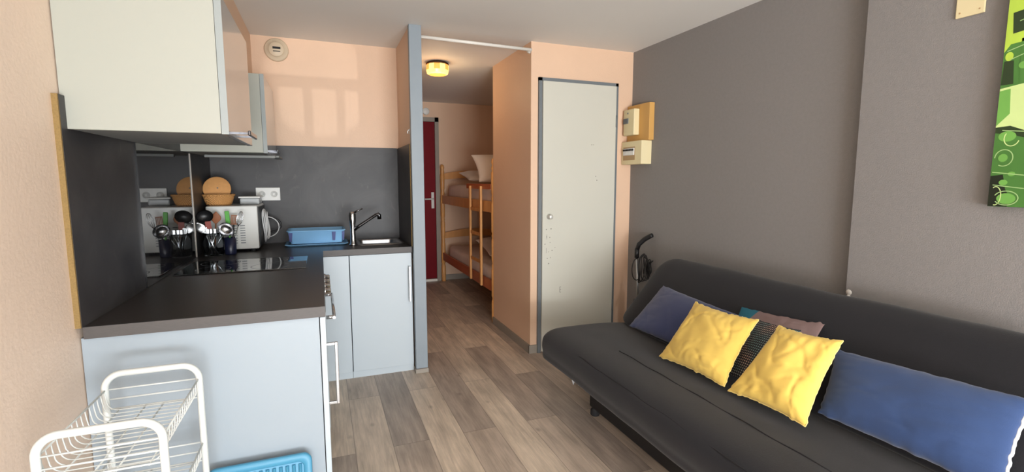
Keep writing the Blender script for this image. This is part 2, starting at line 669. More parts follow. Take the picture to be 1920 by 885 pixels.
# ------------------------------------------------------------------ setting
CZ = 2.325       # ceiling height
XL = -0.715      # left wall
XR = 2.33        # right wall
YB = 3.90        # kitchen back wall
YC = 3.35        # cupboard front
YH = 6.35        # hall end
YW = -3.20       # window wall
struct('floor', B(XL - .1, XR + .1, YW - .1, YH + .1, -0.1, 0), M['floor'], 'grey brown wood plank floor', origin=(0, 0, 0))
struct('ceiling', B(XL - .1, XR + .1, YW - .1, YH + .1, CZ, CZ + 0.1), M['ceiling'], 'off white painted ceiling')
struct('wall_left', B(XL - .1, XL, YW - .1, YB + .1, 0, CZ), M['peach_left_lit'], 'peach painted wall beside the peninsula, with brighter light in its colour')
struct('wall_kitchen', B(XL, 0.575, YB, YB + .1, 0, CZ), M['peach'], 'peach wall above the slate splashback')
struct('wall_soffit', B(XL, -0.41, 1.90, YB, 1.93, CZ), M['peach'], 'peach boxed soffit above the wall cabinets')
struct('wall_partition', B(0.575, 0.64, 3.32, YH, 0, CZ), M['peach'], 'peach partition between kitchen corner and hallway')
struct('wall_closet', B(1.455, XR, YC, 4.20, 0, CZ), M['peach'], 'peach cupboard walls beside the hallway')
struct('wall_end', B(0.575, XR, YH, YH + .1, 0, CZ), M['peach'], 'peach wall at the far end of the hallway')
struct('wall_right', B(XR, XR + .1, YW - .1, YH + .1, 0, CZ), M['grey_wall'], 'dark grey textured wall')
struct('wall_pillar', B(2.27, XR, YW, 1.52, 0, CZ), M['grey_wall'], 'grey projecting wall section behind the sofa')
struct('wall_alcove', B(XR - .02, XR, 4.20, YH, 0, CZ), M['peach'], 'peach wall behind the bunk bed')
# window wall behind the camera: a glazed balcony door with a frame
wb = MB()
wb.box(XL, -0.55, YW - .1, YW, 0, CZ)
wb.box(2.0, XR, YW - .1, YW, 0, CZ)
wb.box(-0.55, 2.0, YW - .1, YW, 2.15, CZ)
struct('wall_back', wb, M['peach'], 'wall with the glazed balcony opening')
wf = MB()
for x in (-0.55, 0.70, 1.94):
    wf.box(x, x + .06, YW - .08, YW - .03, 0, 2.15)
wf.box(-0.55, 2.0, YW - .08, YW - .03, 2.09, 2.15)
wf.box(-0.55, 2.0, YW - .08, YW - .03, 0, 0.06)
struct('window_1', wf, M['white_paint'], 'white balcony window frame')
rl = MB()  # unseen bars, added to cut the glint spot into strips
x = -0.60
while x < 2.1:
    rl.box(x - .015, x + .015, YW - .62, YW - .60, 0.1, 1.22)
    x += 0.115
rl.box(-0.7, 2.2, YW - .63, YW - .59, 1.22, 1.26)
rl.box(-0.7, 2.2, YW - .63, YW - .59, 0.06, 0.10)
struct('trim_glint_bars', rl, M['white_paint'], 'added white bars outside the window that stripe the glint')

struct('trim_post', B(0.566, 0.646, 3.275, 3.32, 0.03, CZ, bev=.002), M['grey_trim'], 'blue grey post on the partition end')
struct('trim_post_foot', B(0.560, 0.650, 3.262, 3.32, 0, 0.03, bev=.002), M['base_grey'], 'small block at the foot of the post')
struct('baseboard_closet', B(1.443, 1.455, YC - .01, 4.20, 0, 0.065), M['base_grey'], 'grey baseboard along the cupboard side')
struct('baseboard_closet_front', B(1.443, 1.508, YC - .012, YC, 0, 0.065), M['base_grey'], 'grey baseboard beside the cupboard door')
struct('baseboard_end', B(1.46, XR - .02, YH - .012, YH, 0, 0.07), M['base_grey'], 'grey baseboard at the hallway end')
struct('baseboard_partition', B(0.64, 0.652, 3.33, YH, 0, 0.065), M['base_grey'], 'grey baseboard along the hallway partition')
struct('baseboard_right', B(XR - .012, XR, 1.52, YC, 0, 0.065), M['base_grey'], 'grey baseboard below the dark wall')

# cupboard door
dr = thing('door_1', (1.85, YC - .02, 0), 'cream cupboard door in a dark grey frame', None)
dr['kind'] = 'structure'
f = MB()
f.box(1.510, 1.536, YC - .022, YC, 0, 2.075)
f.box(2.163, 2.186, YC - .022, YC, 0, 2.075)
f.box(1.510, 2.186, YC - .022, YC, 2.052, 2.075)
f.build('door_frame', M['frame_grey'], dr)
lf = MB()
lf.box(1.538, 2.162, YC - .034, YC, 0.012, 2.050, bev=.002)
lf.build('door_leaf', M['door_cream'], dr)
kb = MB()
kb.lathe([(0.020, 0), (0.021, -.004), (0.010, -.008), (0.009, -.02), (0.017, -.028), (0.018, -.036), (0.012, -.042), (0.003, -.043)],
         (1.592, YC - .034, 1.058), 20, 'y')
kb.build('door_knob', mat('satin_knob', (214, 214, 208), .4, metal=.4), dr)
for z in (1.786, 0.326):
    h = MB()
    h.tube([(2.165, YC - .036, z - .045), (2.165, YC - .036, z + .045)], .006, 10)
    h.build('door_hinge', M['frame_grey'], dr)
sc = MB()
rnd = random.Random(4)
for (x, z, s) in ((1.571, .961, .004), (1.610, .965, .005), (1.574, .905, .004), (1.600, .90, .004), (1.560, .85, .004), (1.602, .862, .003),
                  (1.620, .80, .004), (1.590, .79, .003), (1.645, .82, .003), (1.580, .74, .004), (1.605, .745, .003), (1.592, .70, .005),
                  (1.95, 1.60, .004), (1.965, 1.60, .003), (1.99, 1.36, .004), (2.0, 1.33, .004)):
    sc.lathe([(s, 0), (s * .8, -.0008)], (x, YC - .034, z), 7, 'y')
for (x, z, a, b) in ((1.689, .49, .0015, .022), (1.694, .511, .006, .0015), (1.694, .49, .005, .0015), (1.694, .470, .006, .0015), (1.571, .80, .001, .02), (1.575, .905, .001, .018)):
    sc.box(x - a, x + a, YC - .0348, YC - .034, z - b, z + b)
sc.build('scuff_marks', M['scuff'], dr)

# red entrance door at the end of the hallway
rd = thing('door_2', (1.05, YH - .02, 0), 'dark red entrance door at the end of the hallway', None)
rd['kind'] = 'structure'
f = MB()
f.box(0.655, 0.70, YH - .04, YH, 0, 2.13)
f.box(1.395, 1.445, YH - .04, YH, 0, 2.13)
f.box(0.655, 1.445, YH - .04, YH, 2.075, 2.13)
f.build('door_frame', M['base_grey'], rd)
B(0.702, 1.393, YH - .03, YH, 0.035, 2.073, bev=.003).build('door_leaf', M['red_door'], rd)
B(0.702, 1.393, YH - .055, YH, 0.0, 0.032, bev=.003).build('threshold', M['white_paint'], rd)
hp = B(1.335, 1.372, YH - .036, YH - .03, 0.965, 1.175, bev=.002).build('lock_plate', M['white_enamel'], rd)
hl = MB()
hl.tube([(1.354, YH - .036, 1.09), (1.354, YH - .08, 1.09), (1.34, YH - .088, 1.09), (1.24, YH - .088, 1.088)], .009, 10)
hl.build('lever_handle', M['white_enamel'], rd)

tag(MB().lathe([(.045, 0), (.045, -.02), (.038, -.026), (.002, -.027)], (1.29, YH, 2.205), 20, 'y')
    .build('door_chime', M['white_plastic'], None), 'small round white device above the dark red door', 'door chime')

# ------------------------------------------------------------------ kitchen splashbacks
o = MB()
o.box(XL + .001, -0.700, 1.835, 3.90, 0.88, 1.58)
sb = o.build('slate_splashback', M['slate'])
tag(sb, 'dark slate look splashback panel on the left wall with raw chipboard edge', 'splashback')
B(XL, -0.7005, 1.828, 1.8345, 0.88, 1.58).build('chipboard_edge', M['chipboard'], sb)['label'] = 'raw yellow chipboard edge'
tag(B(-0.70, 0.562, 3.888, 3.90, 0.88, 1.575).build('slate_splashback', M['slate']),
    'dark slate look splashback panel behind sink and dish rack', 'splashback')
o = B(0.562, 0.575, 3.335, 3.888, 0.88, 1.572).build('slate_splashback', M['slate'])
tag(o, 'narrow dark slate look panel on the partition beside the sink', 'splashback')
B(0.5618, 0.5752, 3.328, 3.335, 0.88, 1.572).build('edge_band', M['chipboard'], o)['label'] = 'thin brown edge'
g = B(-0.7, -0.694, 2.43, 3.30, 0.882, 1.482).build('glass_splashback', M['smoke_glass'])
tag(g, 'glossy glass splash panel on the left wall behind the hob', 'splashback')
B(-0.6997, -0.690, 3.300, 3.312, 0.882, 1.482).build('edge_strip', M['glass_edge'], g)['label'] = 'pale upright edge strip'

# ------------------------------------------------------------------ worktop
wt = MB()
wxs, wys = [-0.70, -0.004, 0.243, 0.507, 0.562], [1.842, 3.325, 3.578, 3.832, 3.888]
cells = {(i, j) for i in range(4) for j in range(4) if not (i > 0 and j == 0) and (i, j) != (2, 2)}
wv = {}


def wvert(i, j, z):
    if (i, j, z) not in wv:
        wv[i, j, z] = wt.bm.verts.new((wxs[i], wys[j], z))
    return wv[i, j, z]


for (i, j) in cells:
    for z in (0.842, 0.88):
        wt.bm.faces.new([wvert(i, j, z), wvert(i + 1, j, z), wvert(i + 1, j + 1, z), wvert(i, j + 1, z)])
    for (di, dj, a_, b2_) in ((-1, 0, (0, 0), (0, 1)), (1, 0, (1, 0), (1, 1)), (0, -1, (0, 0), (1, 0)), (0, 1, (0, 1), (1, 1))):
        if (i + di, j + dj) not in cells:
            wt.bm.faces.new([wvert(i + a_[0], j + a_[1], .842), wvert(i + b2_[0], j + b2_[1], .842), wvert(i + b2_[0], j + b2_[1], .88), wvert(i + a_[0], j + a_[1], .88)])
wo = wt.build('worktop', M['worktop'])
tag(wo, 'dark L-shaped laminate worktop running from peninsula to sink', 'worktop')
B(-0.701, -0.0035, 1.8405, 1.8418, 0.842, 0.8795).build('front_edge', M['worktop_edge'], wo)['label'] = 'slightly paler edge band'
B(-0.0035, 0.561, 3.3238, 3.3248, 0.842, 0.8795).build('sink_side_edge', M['worktop_edge'], wo)['label'] = 'slightly paler edge band'

# ------------------------------------------------------------------ peninsula end unit (side facing the room)
pu = thing('base_cabinet', (-0.36, 2.12, 0), 'pale grey peninsula end cabinet with a plain side panel and bar handle', 'cabinet')
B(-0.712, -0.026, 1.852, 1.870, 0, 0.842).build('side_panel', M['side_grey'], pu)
B(-0.70, -0.028, 1.870, 2.42, 0.08, 0.840).build('body', M['cab_front'], pu)
B(-0.023, -0.004, 1.852, 2.418, 0.07, 0.838, bev=.002).build('door', M['cab_front'], pu)
B(-0.68, -0.06, 1.872, 2.42, 0, 0.08).build('kickboard', M['cab_edge'], pu)


def bar_handle_v(x, y, z0, z1, parent, out=(1, 0)):
    h = MB()
    ox, oy = out
    d = .034
    a = (x + ox * d, y + oy * d)
    if ox:
        h.box(a[0] - .006, a[0] + .006, y - .006, y + .006, z0, z1, bev=.002)
        for z in (z0 + .006, z1 - .006):
            h.box(x - .001, a[0], y - .005, y + .005, z - .005, z + .005, bev=.001)
    else:
        h.box(x - .0065, x + .0065, a[1] - .006, a[1] + .006, z0, z1, bev=.002)
        for z in (z0 + .02, z1 - .02):
            h.box(x - .005, x + .005, a[1], y + .001, z - .005, z + .005, bev=.001)
    return h.build('handle', M['chrome'], parent)


bar_handle_v(-0.004, 1.95, 0.462, 0.71, pu)

# oven under the hob
ov = thing('built_in_oven', (-0.33, 2.74, 0), 'built-in oven with chrome knobs and bar handle below the hob', 'oven')
B(-0.68, -0.02, 2.425, 3.02, 0.09, 0.840).build('body', M['cab_edge'], ov)
B(-0.02, -0.004, 2.426, 3.018, 0.715, 0.838, bev=.002).build('control_panel', M['steel'], ov)
dd = B(-0.02, -0.002, 2.426, 3.018, 0.13, 0.708, bev=.003).build('door', M['cab_front'], ov)
for y in (2.52, 2.64, 2.76, 2.88):
    MB().lathe([(.021, 0), (.021, .006), (.016, .008), (.015, .026), (.012, .029), (.002, .03)], (-0.004, y, 0.79), 20, 'x').build('knob', M['chrome'], ov)
h = MB()
h.tube([(0.034, 2.45, 0.672), (0.034, 2.98, 0.672)], .008, 12)
for y in (2.465, 2.965):
    h.tube([(-0.004, y, 0.672), (0.034, y, 0.672)], .009, 10)
h.build('handle', M['chrome'], ov)
tag(B(-0.68, -0.04, 2.43, 3.3, 0, 0.088).build('kickboard', M['cab_edge']), 'low kickboard under the oven', 'kickboard')

# corner and sink units along the back
cu = thing('corner_cabinet', (0.07, 3.6, 0), 'pale grey narrow corner cabinet front between peninsula and sink cabinet', 'cabinet')
B(-0.68, 0.150, 3.355, 3.88, 0.07, 0.840).build('body', M['cab_edge'], cu)
B(-0.026, 0.151, 3.334, 3.352, 0.045, 0.838, bev=.0015).build('filler_panel', M['cab_front'], cu)
B(-0.026, 0.151, 3.345, 3.354, 0.0, 0.043).build('kickboard', M['cab_front'], cu)
su = thing('sink_cabinet', (0.36, 3.6, 0), 'pale grey cabinet under the sink with a vertical bar handle', 'cabinet')
bo = MB()
bo.box(0.154, 0.170, 3.355, 3.88, 0.0, 0.840)
bo.box(0.545, 0.560, 3.355, 3.88, 0.0, 0.840)
bo.box(0.170, 0.545, 3.355, 3.88, 0.06, 0.078)
bo.box(0.170, 0.545, 3.862, 3.88, 0.078, 0.70)
bo.build('body', M['cab_edge'], su)
B(0.156, 0.560, 3.334, 3.352, 0.047, 0.838, bev=.0015).build('door', M['cab_front'], su)
B(0.154, 0.560, 3.3525, 3.3545, 0.0, 0.84).build('shadow_gap', M['dark_gap'], su)
B(0.153, 0.560, 3.345, 3.352, 0.0, 0.044).build('kickboard', M['cab_front'], su)
bar_handle_v(0.540, 3.334, 0.505, 0.748, su, (0, -1))


# ------------------------------------------------------------------ wall cabinets
def wall_cabinet(y0, y1, z0, z1, label):
    c = thing('wall_cabinet', (-0.5, (y0 + y1) / 2, z0), label, 'cabinet', None)
    bd = MB()
    bd.box(-0.712, -0.298, y0, y0 + .018, z0, z1, bev=.001)
    bd.box(-0.712, -0.298, y1 - .018, y1, z0, z1, bev=.001)
    bd.box(-0.712, -0.298, y0 + .018, y1 - .018, z1 - .018, z1)
    bd.box(-0.712, -0.70, y0 + .018, y1 - .018, z0 + .02, z1 - .018)
    bd.build('body', M['cab_cream'], c)
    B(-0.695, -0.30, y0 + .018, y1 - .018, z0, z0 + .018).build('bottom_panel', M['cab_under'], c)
    dmb = B(-0.296, -0.276, y0, y1, z0 - .002, z1, bev=.001)
    d = dmb.build('flap_door', M['cab_gloss'], c)
    B(-0.2965, -0.2755, y0 - .0012, y0 - .0002, z0 - .002, z1).build('edge_band', M['cab_edge'], d)
    hb = MB()
    ym = (y0 + y1) / 2
    hb.box(-0.244, -0.234, ym - .10, ym + .10, z0 + .012, z0 + .030, bev=.003)
    for yy in (ym - .08, ym + .08):
        hb.box(-0.276, -0.238, yy - .004, yy + .004, z0 + .017, z0 + .025)
    hb.build('handle', M['dark_chrome'], d)
    return c


wall_cabinet(1.872, 2.47, 1.483, 1.925, 'nearer white wall cabinet with glossy flap door and chrome handle')
wc2 = wall_cabinet(3.15, 3.75, 1.487, 1.925, 'farther white wall cabinet hanging above the microwave corner')
# under-cabinet light rails of the farther cabinet
lr = MB()
lr.box(-0.62, -0.25, 3.30, 3.33, 1.462, 1.478, bev=.003)
lr.box(-0.28, -0.235, 3.40, 3.72, 1.47, 1.482, bev=.003)
tag(lr.build('bottom_rail', M['cab_under'], wc2))

# ------------------------------------------------------------------ hob
hb = thing('ceramic_hob', (-0.38, 2.9, 0.88), 'black glass ceramic hob set in the dark worktop', 'hob')
B(-0.668, -0.088, 2.69, 3.10, 0.8803, 0.886, bev=.002).build('glass_plate', M['black_glass'], hb)
zz = MB()
for (x, y, r_) in ((-.52, 2.80, .075), (-.52, 3.0, .09), (-.26, 2.80, .09), (-.26, 3.0, .07)):
    zz.lathe([(r_, 0.8861), (r_ + .002, 0.8864), (r_ + .004, 0.8861)], (x, y, 0), 36, 'z', cap=False)
zz.build('cooking_zone_rings', M['frame_grey'], hb)

# ------------------------------------------------------------------ microwave
mw = thing('microwave', (-0.52, 3.66, 0.88), 'white microwave oven turned sideways on the worktop corner', 'microwave')
b_ = MB()
b_.box(-0.665, -0.382, 3.47, 3.86, 0.897, 1.170, bev=.006)
b_.build('casing', M['white_enamel'], mw)
v = MB()
for cx_ in (-0.560, -0.515, -0.470):
    for k in range(8):
        v.box(cx_ - .014, cx_ + .014, 3.4688, 3.4702, 0.935 + k * .0155, 0.940 + k * .0155)
v.build('air_vents', M['frame_grey'], mw)
B(-0.382, -0.376, 3.49, 3.84, 0.905, 1.160, bev=.002).build('rear_panel', M['black_plastic'], mw)
for (x, y) in ((-.63, 3.50), (-.42, 3.50), (-.63, 3.83), (-.42, 3.83)):
    MB().lathe([(.013, .880), (.015, .898)], (x, y, 0), 12).build('foot', M['dark_rubber'], mw)
cbm = MB()
for k in range(4):
    pts = []
    for i in range(28):
        a = 2 * PI * i / 28
        pts.append((-0.362 + .006 * k + .006 * math.sin(2 * a + k), 3.64 + (.062 + .006 * k) * math.cos(a), 1.03 + (.108 - .006 * k) * math.sin(a)))
    cbm.tube(pts, .0045, 6, closed=True)
cbm.build('power_cord', M['cord'], mw)['label'] = 'coiled white power cord'
c2 = MB()
pts = []
for i in range(15):
    a = R(115 - 235 * i / 14)
    pts.append((-0.345 + .075 * math.cos(a), 3.74, 1.01 + .07 * math.sin(a)))
c2.tube([(p[0] - .012, p[1], p[2]) for p in pts], .0035, 8)
c2.build('cord_loop', M['cord'], mw)
c3 = MB()
c3.tube([(-.345 + (p[0] + .345) * 1.05 - .004, p[1] + .012, 1.01 + (p[2] - 1.01) * .72 + .012) for p in pts], .0065, 8)
c3.build('black_cord_loop', M['black_plastic'], mw)['label'] = 'short black cord loop'

# basket and cork disc, plastic box on the microwave
bk = MB()
cx_, cy_ = -0.612, 3.60
rows = []
for i in range(13):
    t = i / 12
    ph = t * PI / 2
    z = 1.172 + .062 * t
    r_ = .052 + .018 * t ** .7
    rows.append([(cx_ + (r_ * 1.25 + .0025 * ((i + j) % 2)) * math.cos(2 * PI * j / 40), cy_ + (r_ * .9 + .0025 * ((i + j) % 2)) * math.sin(2 * PI * j / 40), z) for j in range(40)])
bk.grid(rows, closed_u=True)
rows2 = [[(cx_ + (p[0] - cx_) * .9, cy_ + (p[1] - cy_) * .9, max(p[2], 1.176)) for p in r_] for r_ in rows]
bk.grid(rows2[::-1], closed_u=True)
f_ = bk.bm.faces.new([bk.bm.verts.new(p) for p in rows[0]])
f2 = bk.bm.faces.new([bk.bm.verts.new(p) for p in rows2[0]])
bko = bk.build('wicker_basket', M['wicker'])
tag(bko, 'small oval wicker basket on top of the microwave', 'basket')
rim = MB()
rim.tube([(cx_ + .089 * math.cos(2 * PI * j / 40), cy_ + .065 * math.sin(2 * PI * j / 40), 1.235 + .003 * (j % 2)) for j in range(40)], .006, 6, closed=True)
rim.build('rim', M['wicker'], bko)
ck = MB()
ck.lathe([(.001, -.005), (.076, -.005), (.079, -.002), (.079, .003), (.076, .006), (.001, .006)], (0, 0, 0), 36, 'y')
ck.xform(Matrix.Translation((-0.622, 3.622, 1.275)) @ Matrix.Rotation(R(-12), 4, 'X') @ Matrix.Rotation(R(4), 4, 'Z'))
cko = ck.build('cork_trivet', M['cork'])
tag(cko, 'round tan board standing in the wicker basket', 'trivet')
hh = MB()
hh.lathe([(.005, -.0062), (.005, -.0055)], (0, 0, .005), 12, 'y')
hh.xform(Matrix.Translation((-0.618, 3.622, 1.275)) @ Matrix.Rotation(R(-12), 4, 'X'))
hh.build('centre_hole', M['scuff'], cko)
pb = thing('plastic_box', (-0.46, 3.72, 1.17), 'translucent white plastic food box on top of the microwave', 'box')
q = MB()
q.box(-0.500, -0.385, 3.64, 3.80, 1.172, 1.212, bev=.008)
q.build('tub', M['frosted'], pb)
B(-0.507, -0.378, 3.633, 3.807, 1.213, 1.224, bev=.004).build('lid', M['white_plastic'], pb)

# double socket
so = thing('wall_socket', (-0.352, 3.888, 1.18), 'white double wall socket on the slate panel right of the microwave', 'socket')
B(-0.430, -0.274, 3.880, 3.888, 1.186, 1.278, bev=.003).build('cover_plate', M['white_plastic'], so)
for x in (-.391, -.313):
    s_ = MB()
    s_.lathe([(.023, 0), (.022, -.002), (.020, -.002), (.0195, -.0003), (.001, -.0003)], (x, 3.880, 1.232), 24, 'y')
    s_.build('socket_outlet', M['white_enamel'], so)
    d_ = MB()
    for dx in (-.008, .008):
        d_.lathe([(.0014, -.0008), (.0014, -.0002)], (x + dx, 3.880 - .0003 + .0, 1.232), 8, 'y')
    d_.lathe([(.0012, -.0008), (.0012, -.0002)], (x, 3.880, 1.242), 8, 'y')
    d_.build('socket_holes', M['dark_gap'], so)

# ------------------------------------------------------------------ utensil pots and utensils
PX, PY = -0.612, 3.345
jar = MB()
rows = [(.048, .882), (.052, .886), (.054, .95), (.056, 1.015), (.057, 1.02), (.054, 1.02), (.052, .95), (.049, .892), (.001, .890)]
jar.lathe([(.001, .882)] + rows, (PX, PY, 0), 28, cap=False)
tag(jar.build('utensil_jar', M['clear']), 'clear glass jar holding cutlery and utensils behind the hob', 'jar')
pot2 = MB()
pot2.lathe([(.001, .881), (.030, .881), (.032, .89), (.034, .985), (.032, .985), (.030, .89), (.001, .888)], (-0.528, 3.375, 0), 24, cap=False)
tag(pot2.build('utensil_cup', mat('dark_blue_ceramic', (30, 34, 60), .3)), 'small dark blue cup right of the glass utensil jar', 'cup')


def utensil(name, kind, base, tip, label, cat, hm, head_m, hr=.0045):
    """a handle from base to tip with a head of the given kind at the tip"""
    base, tip = Vector(base), Vector(tip)
    d = (tip - base).normalized()
    t = thing(name, base, label, cat)
    MB().tube([base, base.lerp(tip, .5), tip], [hr, hr * 1.1, hr * .8], 8).build('handle', hm, t)
    # frame with z along d, facing the room
    zax = d
    yax = Vector((0, -1, 0)) - zax * zax.dot(Vector((0, -1, 0)))
    yax.normalize()
    xax = yax.cross(zax)
    mtx = Matrix.Translation(tip) @ Matrix((xax, yax, zax)).transposed().to_4x4()
    h = MB()
    if kind == 'ladle':
        rows = []
        for i in range(7):
            ph = PI / 2 * i / 6
            rows.append([(.045 * math.cos(ph) * math.cos(2 * PI * j / 20), .022 - .032 * math.sin(ph), .038 + .038 * math.cos(ph) * math.sin(2 * PI * j / 20)) for j in range(20)])
        h.grid(rows, closed_u=True)
        h.grid([[(p[0] * .92, p[1] * .9 + .003, .038 + (p[2] - .038) * .92) for p in r_] for r_ in rows][::-1], closed_u=True)
    elif kind == 'spoon':
        rows = []
        for i in range(9):
            t_ = i / 8
            w_ = .026 * math.sin(PI * min(.97, max(.06, t_)) ** .9) + .001
            rows.append([(w_ * math.cos(2 * PI * j / 12), .004 + .003 * math.sin(2 * PI * j / 12) - .008 * math.sin(PI * t_), t_ * .072) for j in range(12)])
        h.grid(rows, closed_u=True, cap=True)
    elif kind == 'spatula':
        h.box(-.015, .015, -.0015, .0015, 0, .045, bev=.001)
    elif kind == 'slotted':
        for x in (-.015, -.0075, 0, .0075, .015):
            h.box(x - .0022, x + .0022, -.0015, .0015, .006, .056)
        h.box(-.0175, .0175, -.0015, .0015, 0, .008)
        h.box(-.0175, .0175, -.0015, .0015, .054, .060)
    elif kind == 'whisk':
        for k in range(5):
            a = PI * k / 5
            pts = []
            for i in range(15):
                u = PI * i / 14
                rr = .024 * math.sin(u) ** .8 if 0 < i < 14 else 0
                s_ = 1 if i <= 7 else -1
                pts.append((math.cos(a) * .024 * math.cos(PI * (1 - i / 14) * 1.0) * (1 if True else s_) * math.sin(u) ** .3 if 0 < i < 14 else 0,
                            math.sin(a) * .024 * math.cos(PI * (1 - i / 14)) * math.sin(u) ** .3 if 0 < i < 14 else 0, .095 * math.sin(u) ** .8 if 0 < i < 14 else 0))
            h.tube(pts, .0011, 5)
    elif kind == 'fork':
        h.box(-.011, .011, -.001, .001, 0, .022)
        for x in (-.009, -.003, .003, .009):
            h.box(x - .0015, x + .0015, -.001, .001, .02, .055)
    elif kind == 'tongs':
        h.box(-.012, .012, -.004, .004, -.02, .06, bev=.003)
    h.xform(mtx)
    h.build('head', head_m, t)
    return t


bp_, st, ch = M['black_plastic'], M['steel'], M['chrome']
utensil('ladle', 'ladle', (-.60, 3.355, .895), (-.635, 3.335, 1.085), 'large black ladle highest in the utensil jar', 'ladle', bp_, bp_)
utensil('skimmer', 'slotted', (-.59, 3.365, .895), (-.655, 3.375, 1.07), 'black slotted spatula left behind the black ladle', 'spatula', bp_, bp_)
utensil('spatula', 'spatula', (-.615, 3.33, .895), (-.625, 3.318, 1.045), 'short dull red spatula in front of the black ladle', 'spatula', bp_, M['red_silicone'])
utensil('spoon', 'spoon', (-.60, 3.34, .895), (-.655, 3.325, 1.02), 'steel spoon leaning left in the utensil jar', 'spoon', st, st, .003)
utensil('wooden_spoon', 'spoon', (-.61, 3.36, .895), (-.600, 3.385, 1.07), 'brown wooden spoon standing upright in the utensil jar', 'spoon', M['wood_spoon'], M['wood_spoon'])
utensil('serving_spoon', 'ladle', (-.625, 3.33, .895), (-.552, 3.322, 1.01), 'shiny steel ladle bowl leaning right in the utensil jar', 'ladle', st, ch, .003)
utensil('green_spatula', 'tongs', (-.525, 3.375, .895), (-.535, 3.38, 1.085), 'green tipped tool standing in the dark blue cup', 'kitchen tool', M['green_silicone'], M['green_silicone'])
utensil('turner', 'slotted', (-.52, 3.38, .895), (-.505, 3.39, 1.06), 'brown slotted turner in the dark blue cup', 'turner', bp_, M['wood_spoon'])
utensil('whisk', 'whisk', (-.52, 3.365, .895), (-.480, 3.365, 1.05), 'steel wire whisk leaning right out of the dark blue cup', 'whisk', st, ch, .003)
utensil('fork', 'fork', (-.615, 3.315, .895), (-.635, 3.312, 1.0), 'steel fork standing left inside the clear jar', 'fork', st, st, .003)
utensil('knife', 'spatula', (-.64, 3.34, .895), (-.590, 3.315, 1.0), 'black handled spreader crossing to the right in the jar', 'spreader', bp_, st, .003)


for k, (xa, xb, lab) in enumerate(((-.632, -.592, 'table knife crossing left to right inside the clear jar'), (-.588, -.628, 'table knife crossing right to left inside the clear jar'),
                                   (-.606, -.612, 'table knife standing upright at the front of the clear jar'))):
    kn = thing('table_knife', (xa, 3.310, .893), lab, 'knife')
    MB().tube([(xa, 3.305, .893), ((xa + xb) / 2, 3.302, .95), (xb, 3.298, 1.005)], [.0055, .0045, .003], 8).build('handle', M['chrome'], kn)
    kb_ = MB()
    kb_.box(xb - .006, xb + .006, 3.2975, 3.2985, 1.005, 1.045, bev=.0004)
    kb_.build('blade', M['steel'], kn)

# ------------------------------------------------------------------ dish rack
dk = thing('dish_rack', (-0.04, 3.72, 0.88), 'blue plastic dish rack on its drip tray beside the tap', 'dish rack')


def tray(mb, x0, x1, y0, y1, z0, z1, fl, th=.003, rr=.02):
    """open tray: rounded walls flaring by fl"""
    def ring(e, z):
        pts = []
        for (cx, cy, a0) in ((x1 + e - rr, y1 + e - rr, 0), (x0 - e + rr, y1 + e - rr, 90), (x0 - e + rr, y0 - e + rr, 180), (x1 + e - rr, y0 - e + rr, 270)):
            for p in arc(cx, cy, rr, a0, a0 + 90, 5):
                pts.append((p[0], p[1], z))
        return pts
    mb.grid([ring(0, z0), ring(fl, z1 - .004), ring(fl + .007, z1), ring(fl + .007, z1 + .003), ring(fl - th, z1 + .003), ring(-th, z0 + th)], closed_u=True)
    for z, e in ((z0, 0), (z0 + th, -th)):
        mb.bm.faces.new([mb.bm.verts.new(p) for p in ring(e, z)])


t_ = MB()
tray(t_, -0.225, 0.145, 3.60, 3.835, 0.881, 0.892, .012)
t_.build('drip_tray', M['blue_plastic'], dk)
t_ = MB()
tray(t_, -0.205, 0.125, 3.615, 3.82, 0.897, 0.985, .018)
t_.build('basket', M['blue_plastic'], dk)
slot_m = mat('slot_blue', (30, 50, 120), .5)
for (xa, xb) in ((-.212, -.198), (.062, .078), (.128, .136)):
    MB().prism([(xa, .915), (xb, .915), (xb + .006, .975), (xa - .004, .975)], 'y', 3.596, 3.606).build('corner_slot', slot_m, dk)
ri = MB()
for k in range(11):
    x = -.17 + k * .027
    ri.tube([(x, 3.64, .905), (x, 3.66, .955), (x, 3.68, .905)], .003, 6)
ri.build('plate_ribs', M['blue_plastic'], dk)

# ------------------------------------------------------------------ sink and tap
sk = thing('kitchen_sink', (0.37, 3.66, 0.88), 'small stainless steel sink set in the worktop by the partition', 'sink')
s_ = MB()


def rrect(x0, x1, y0, y1, r_, z, n=5):
    pts = []
    for (cx, cy, a0) in ((x1 - r_, y1 - r_, 0), (x0 + r_, y1 - r_, 90), (x0 + r_, y0 + r_, 180), (x1 - r_, y0 + r_, 270)):
        for p in arc(cx, cy, r_, a0, a0 + 90, n):
            pts.append((p[0], p[1], z))
    return pts


s_.grid([rrect(.225, .545, 3.505, 3.865, .03, .8805), rrect(.227, .543, 3.507, 3.863, .03, .8845), rrect(.236, .534, 3.520, 3.852, .03, .8835),
         rrect(.248, .502, 3.582, 3.828, .03, .8825), rrect(.250, .500, 3.584, 3.826, .03, .875)], closed_u=True)
s_.build('rim', M['steel'], sk)
bwl = MB()
bwl.grid([rrect(.250, .500, 3.584, 3.826, .03, .875), rrect(.256, .494, 3.590, 3.820, .035, .78), rrect(.270, .480, 3.604, 3.806, .05, .752), rrect(.33, .41, 3.67, 3.74, .03, .748)], closed_u=True)
bwl.bm.faces.new([bwl.bm.verts.new(p) for p in rrect(.33, .41, 3.67, 3.74, .03, .748)])
bwl.build('bowl', M['steel'], sk)
dn = MB()
dn.lathe([(.026, .7485), (.024, .7510), (.014, .7500), (.001, .7495)], (.37, 3.705, 0), 18)
dn.build('drain', M['dark_chrome'], sk)
tp = thing('kitchen_tap', (0.195, 3.55, 0.88), 'chrome mixer tap with spout swung right over the sink', 'tap')
t_ = MB()
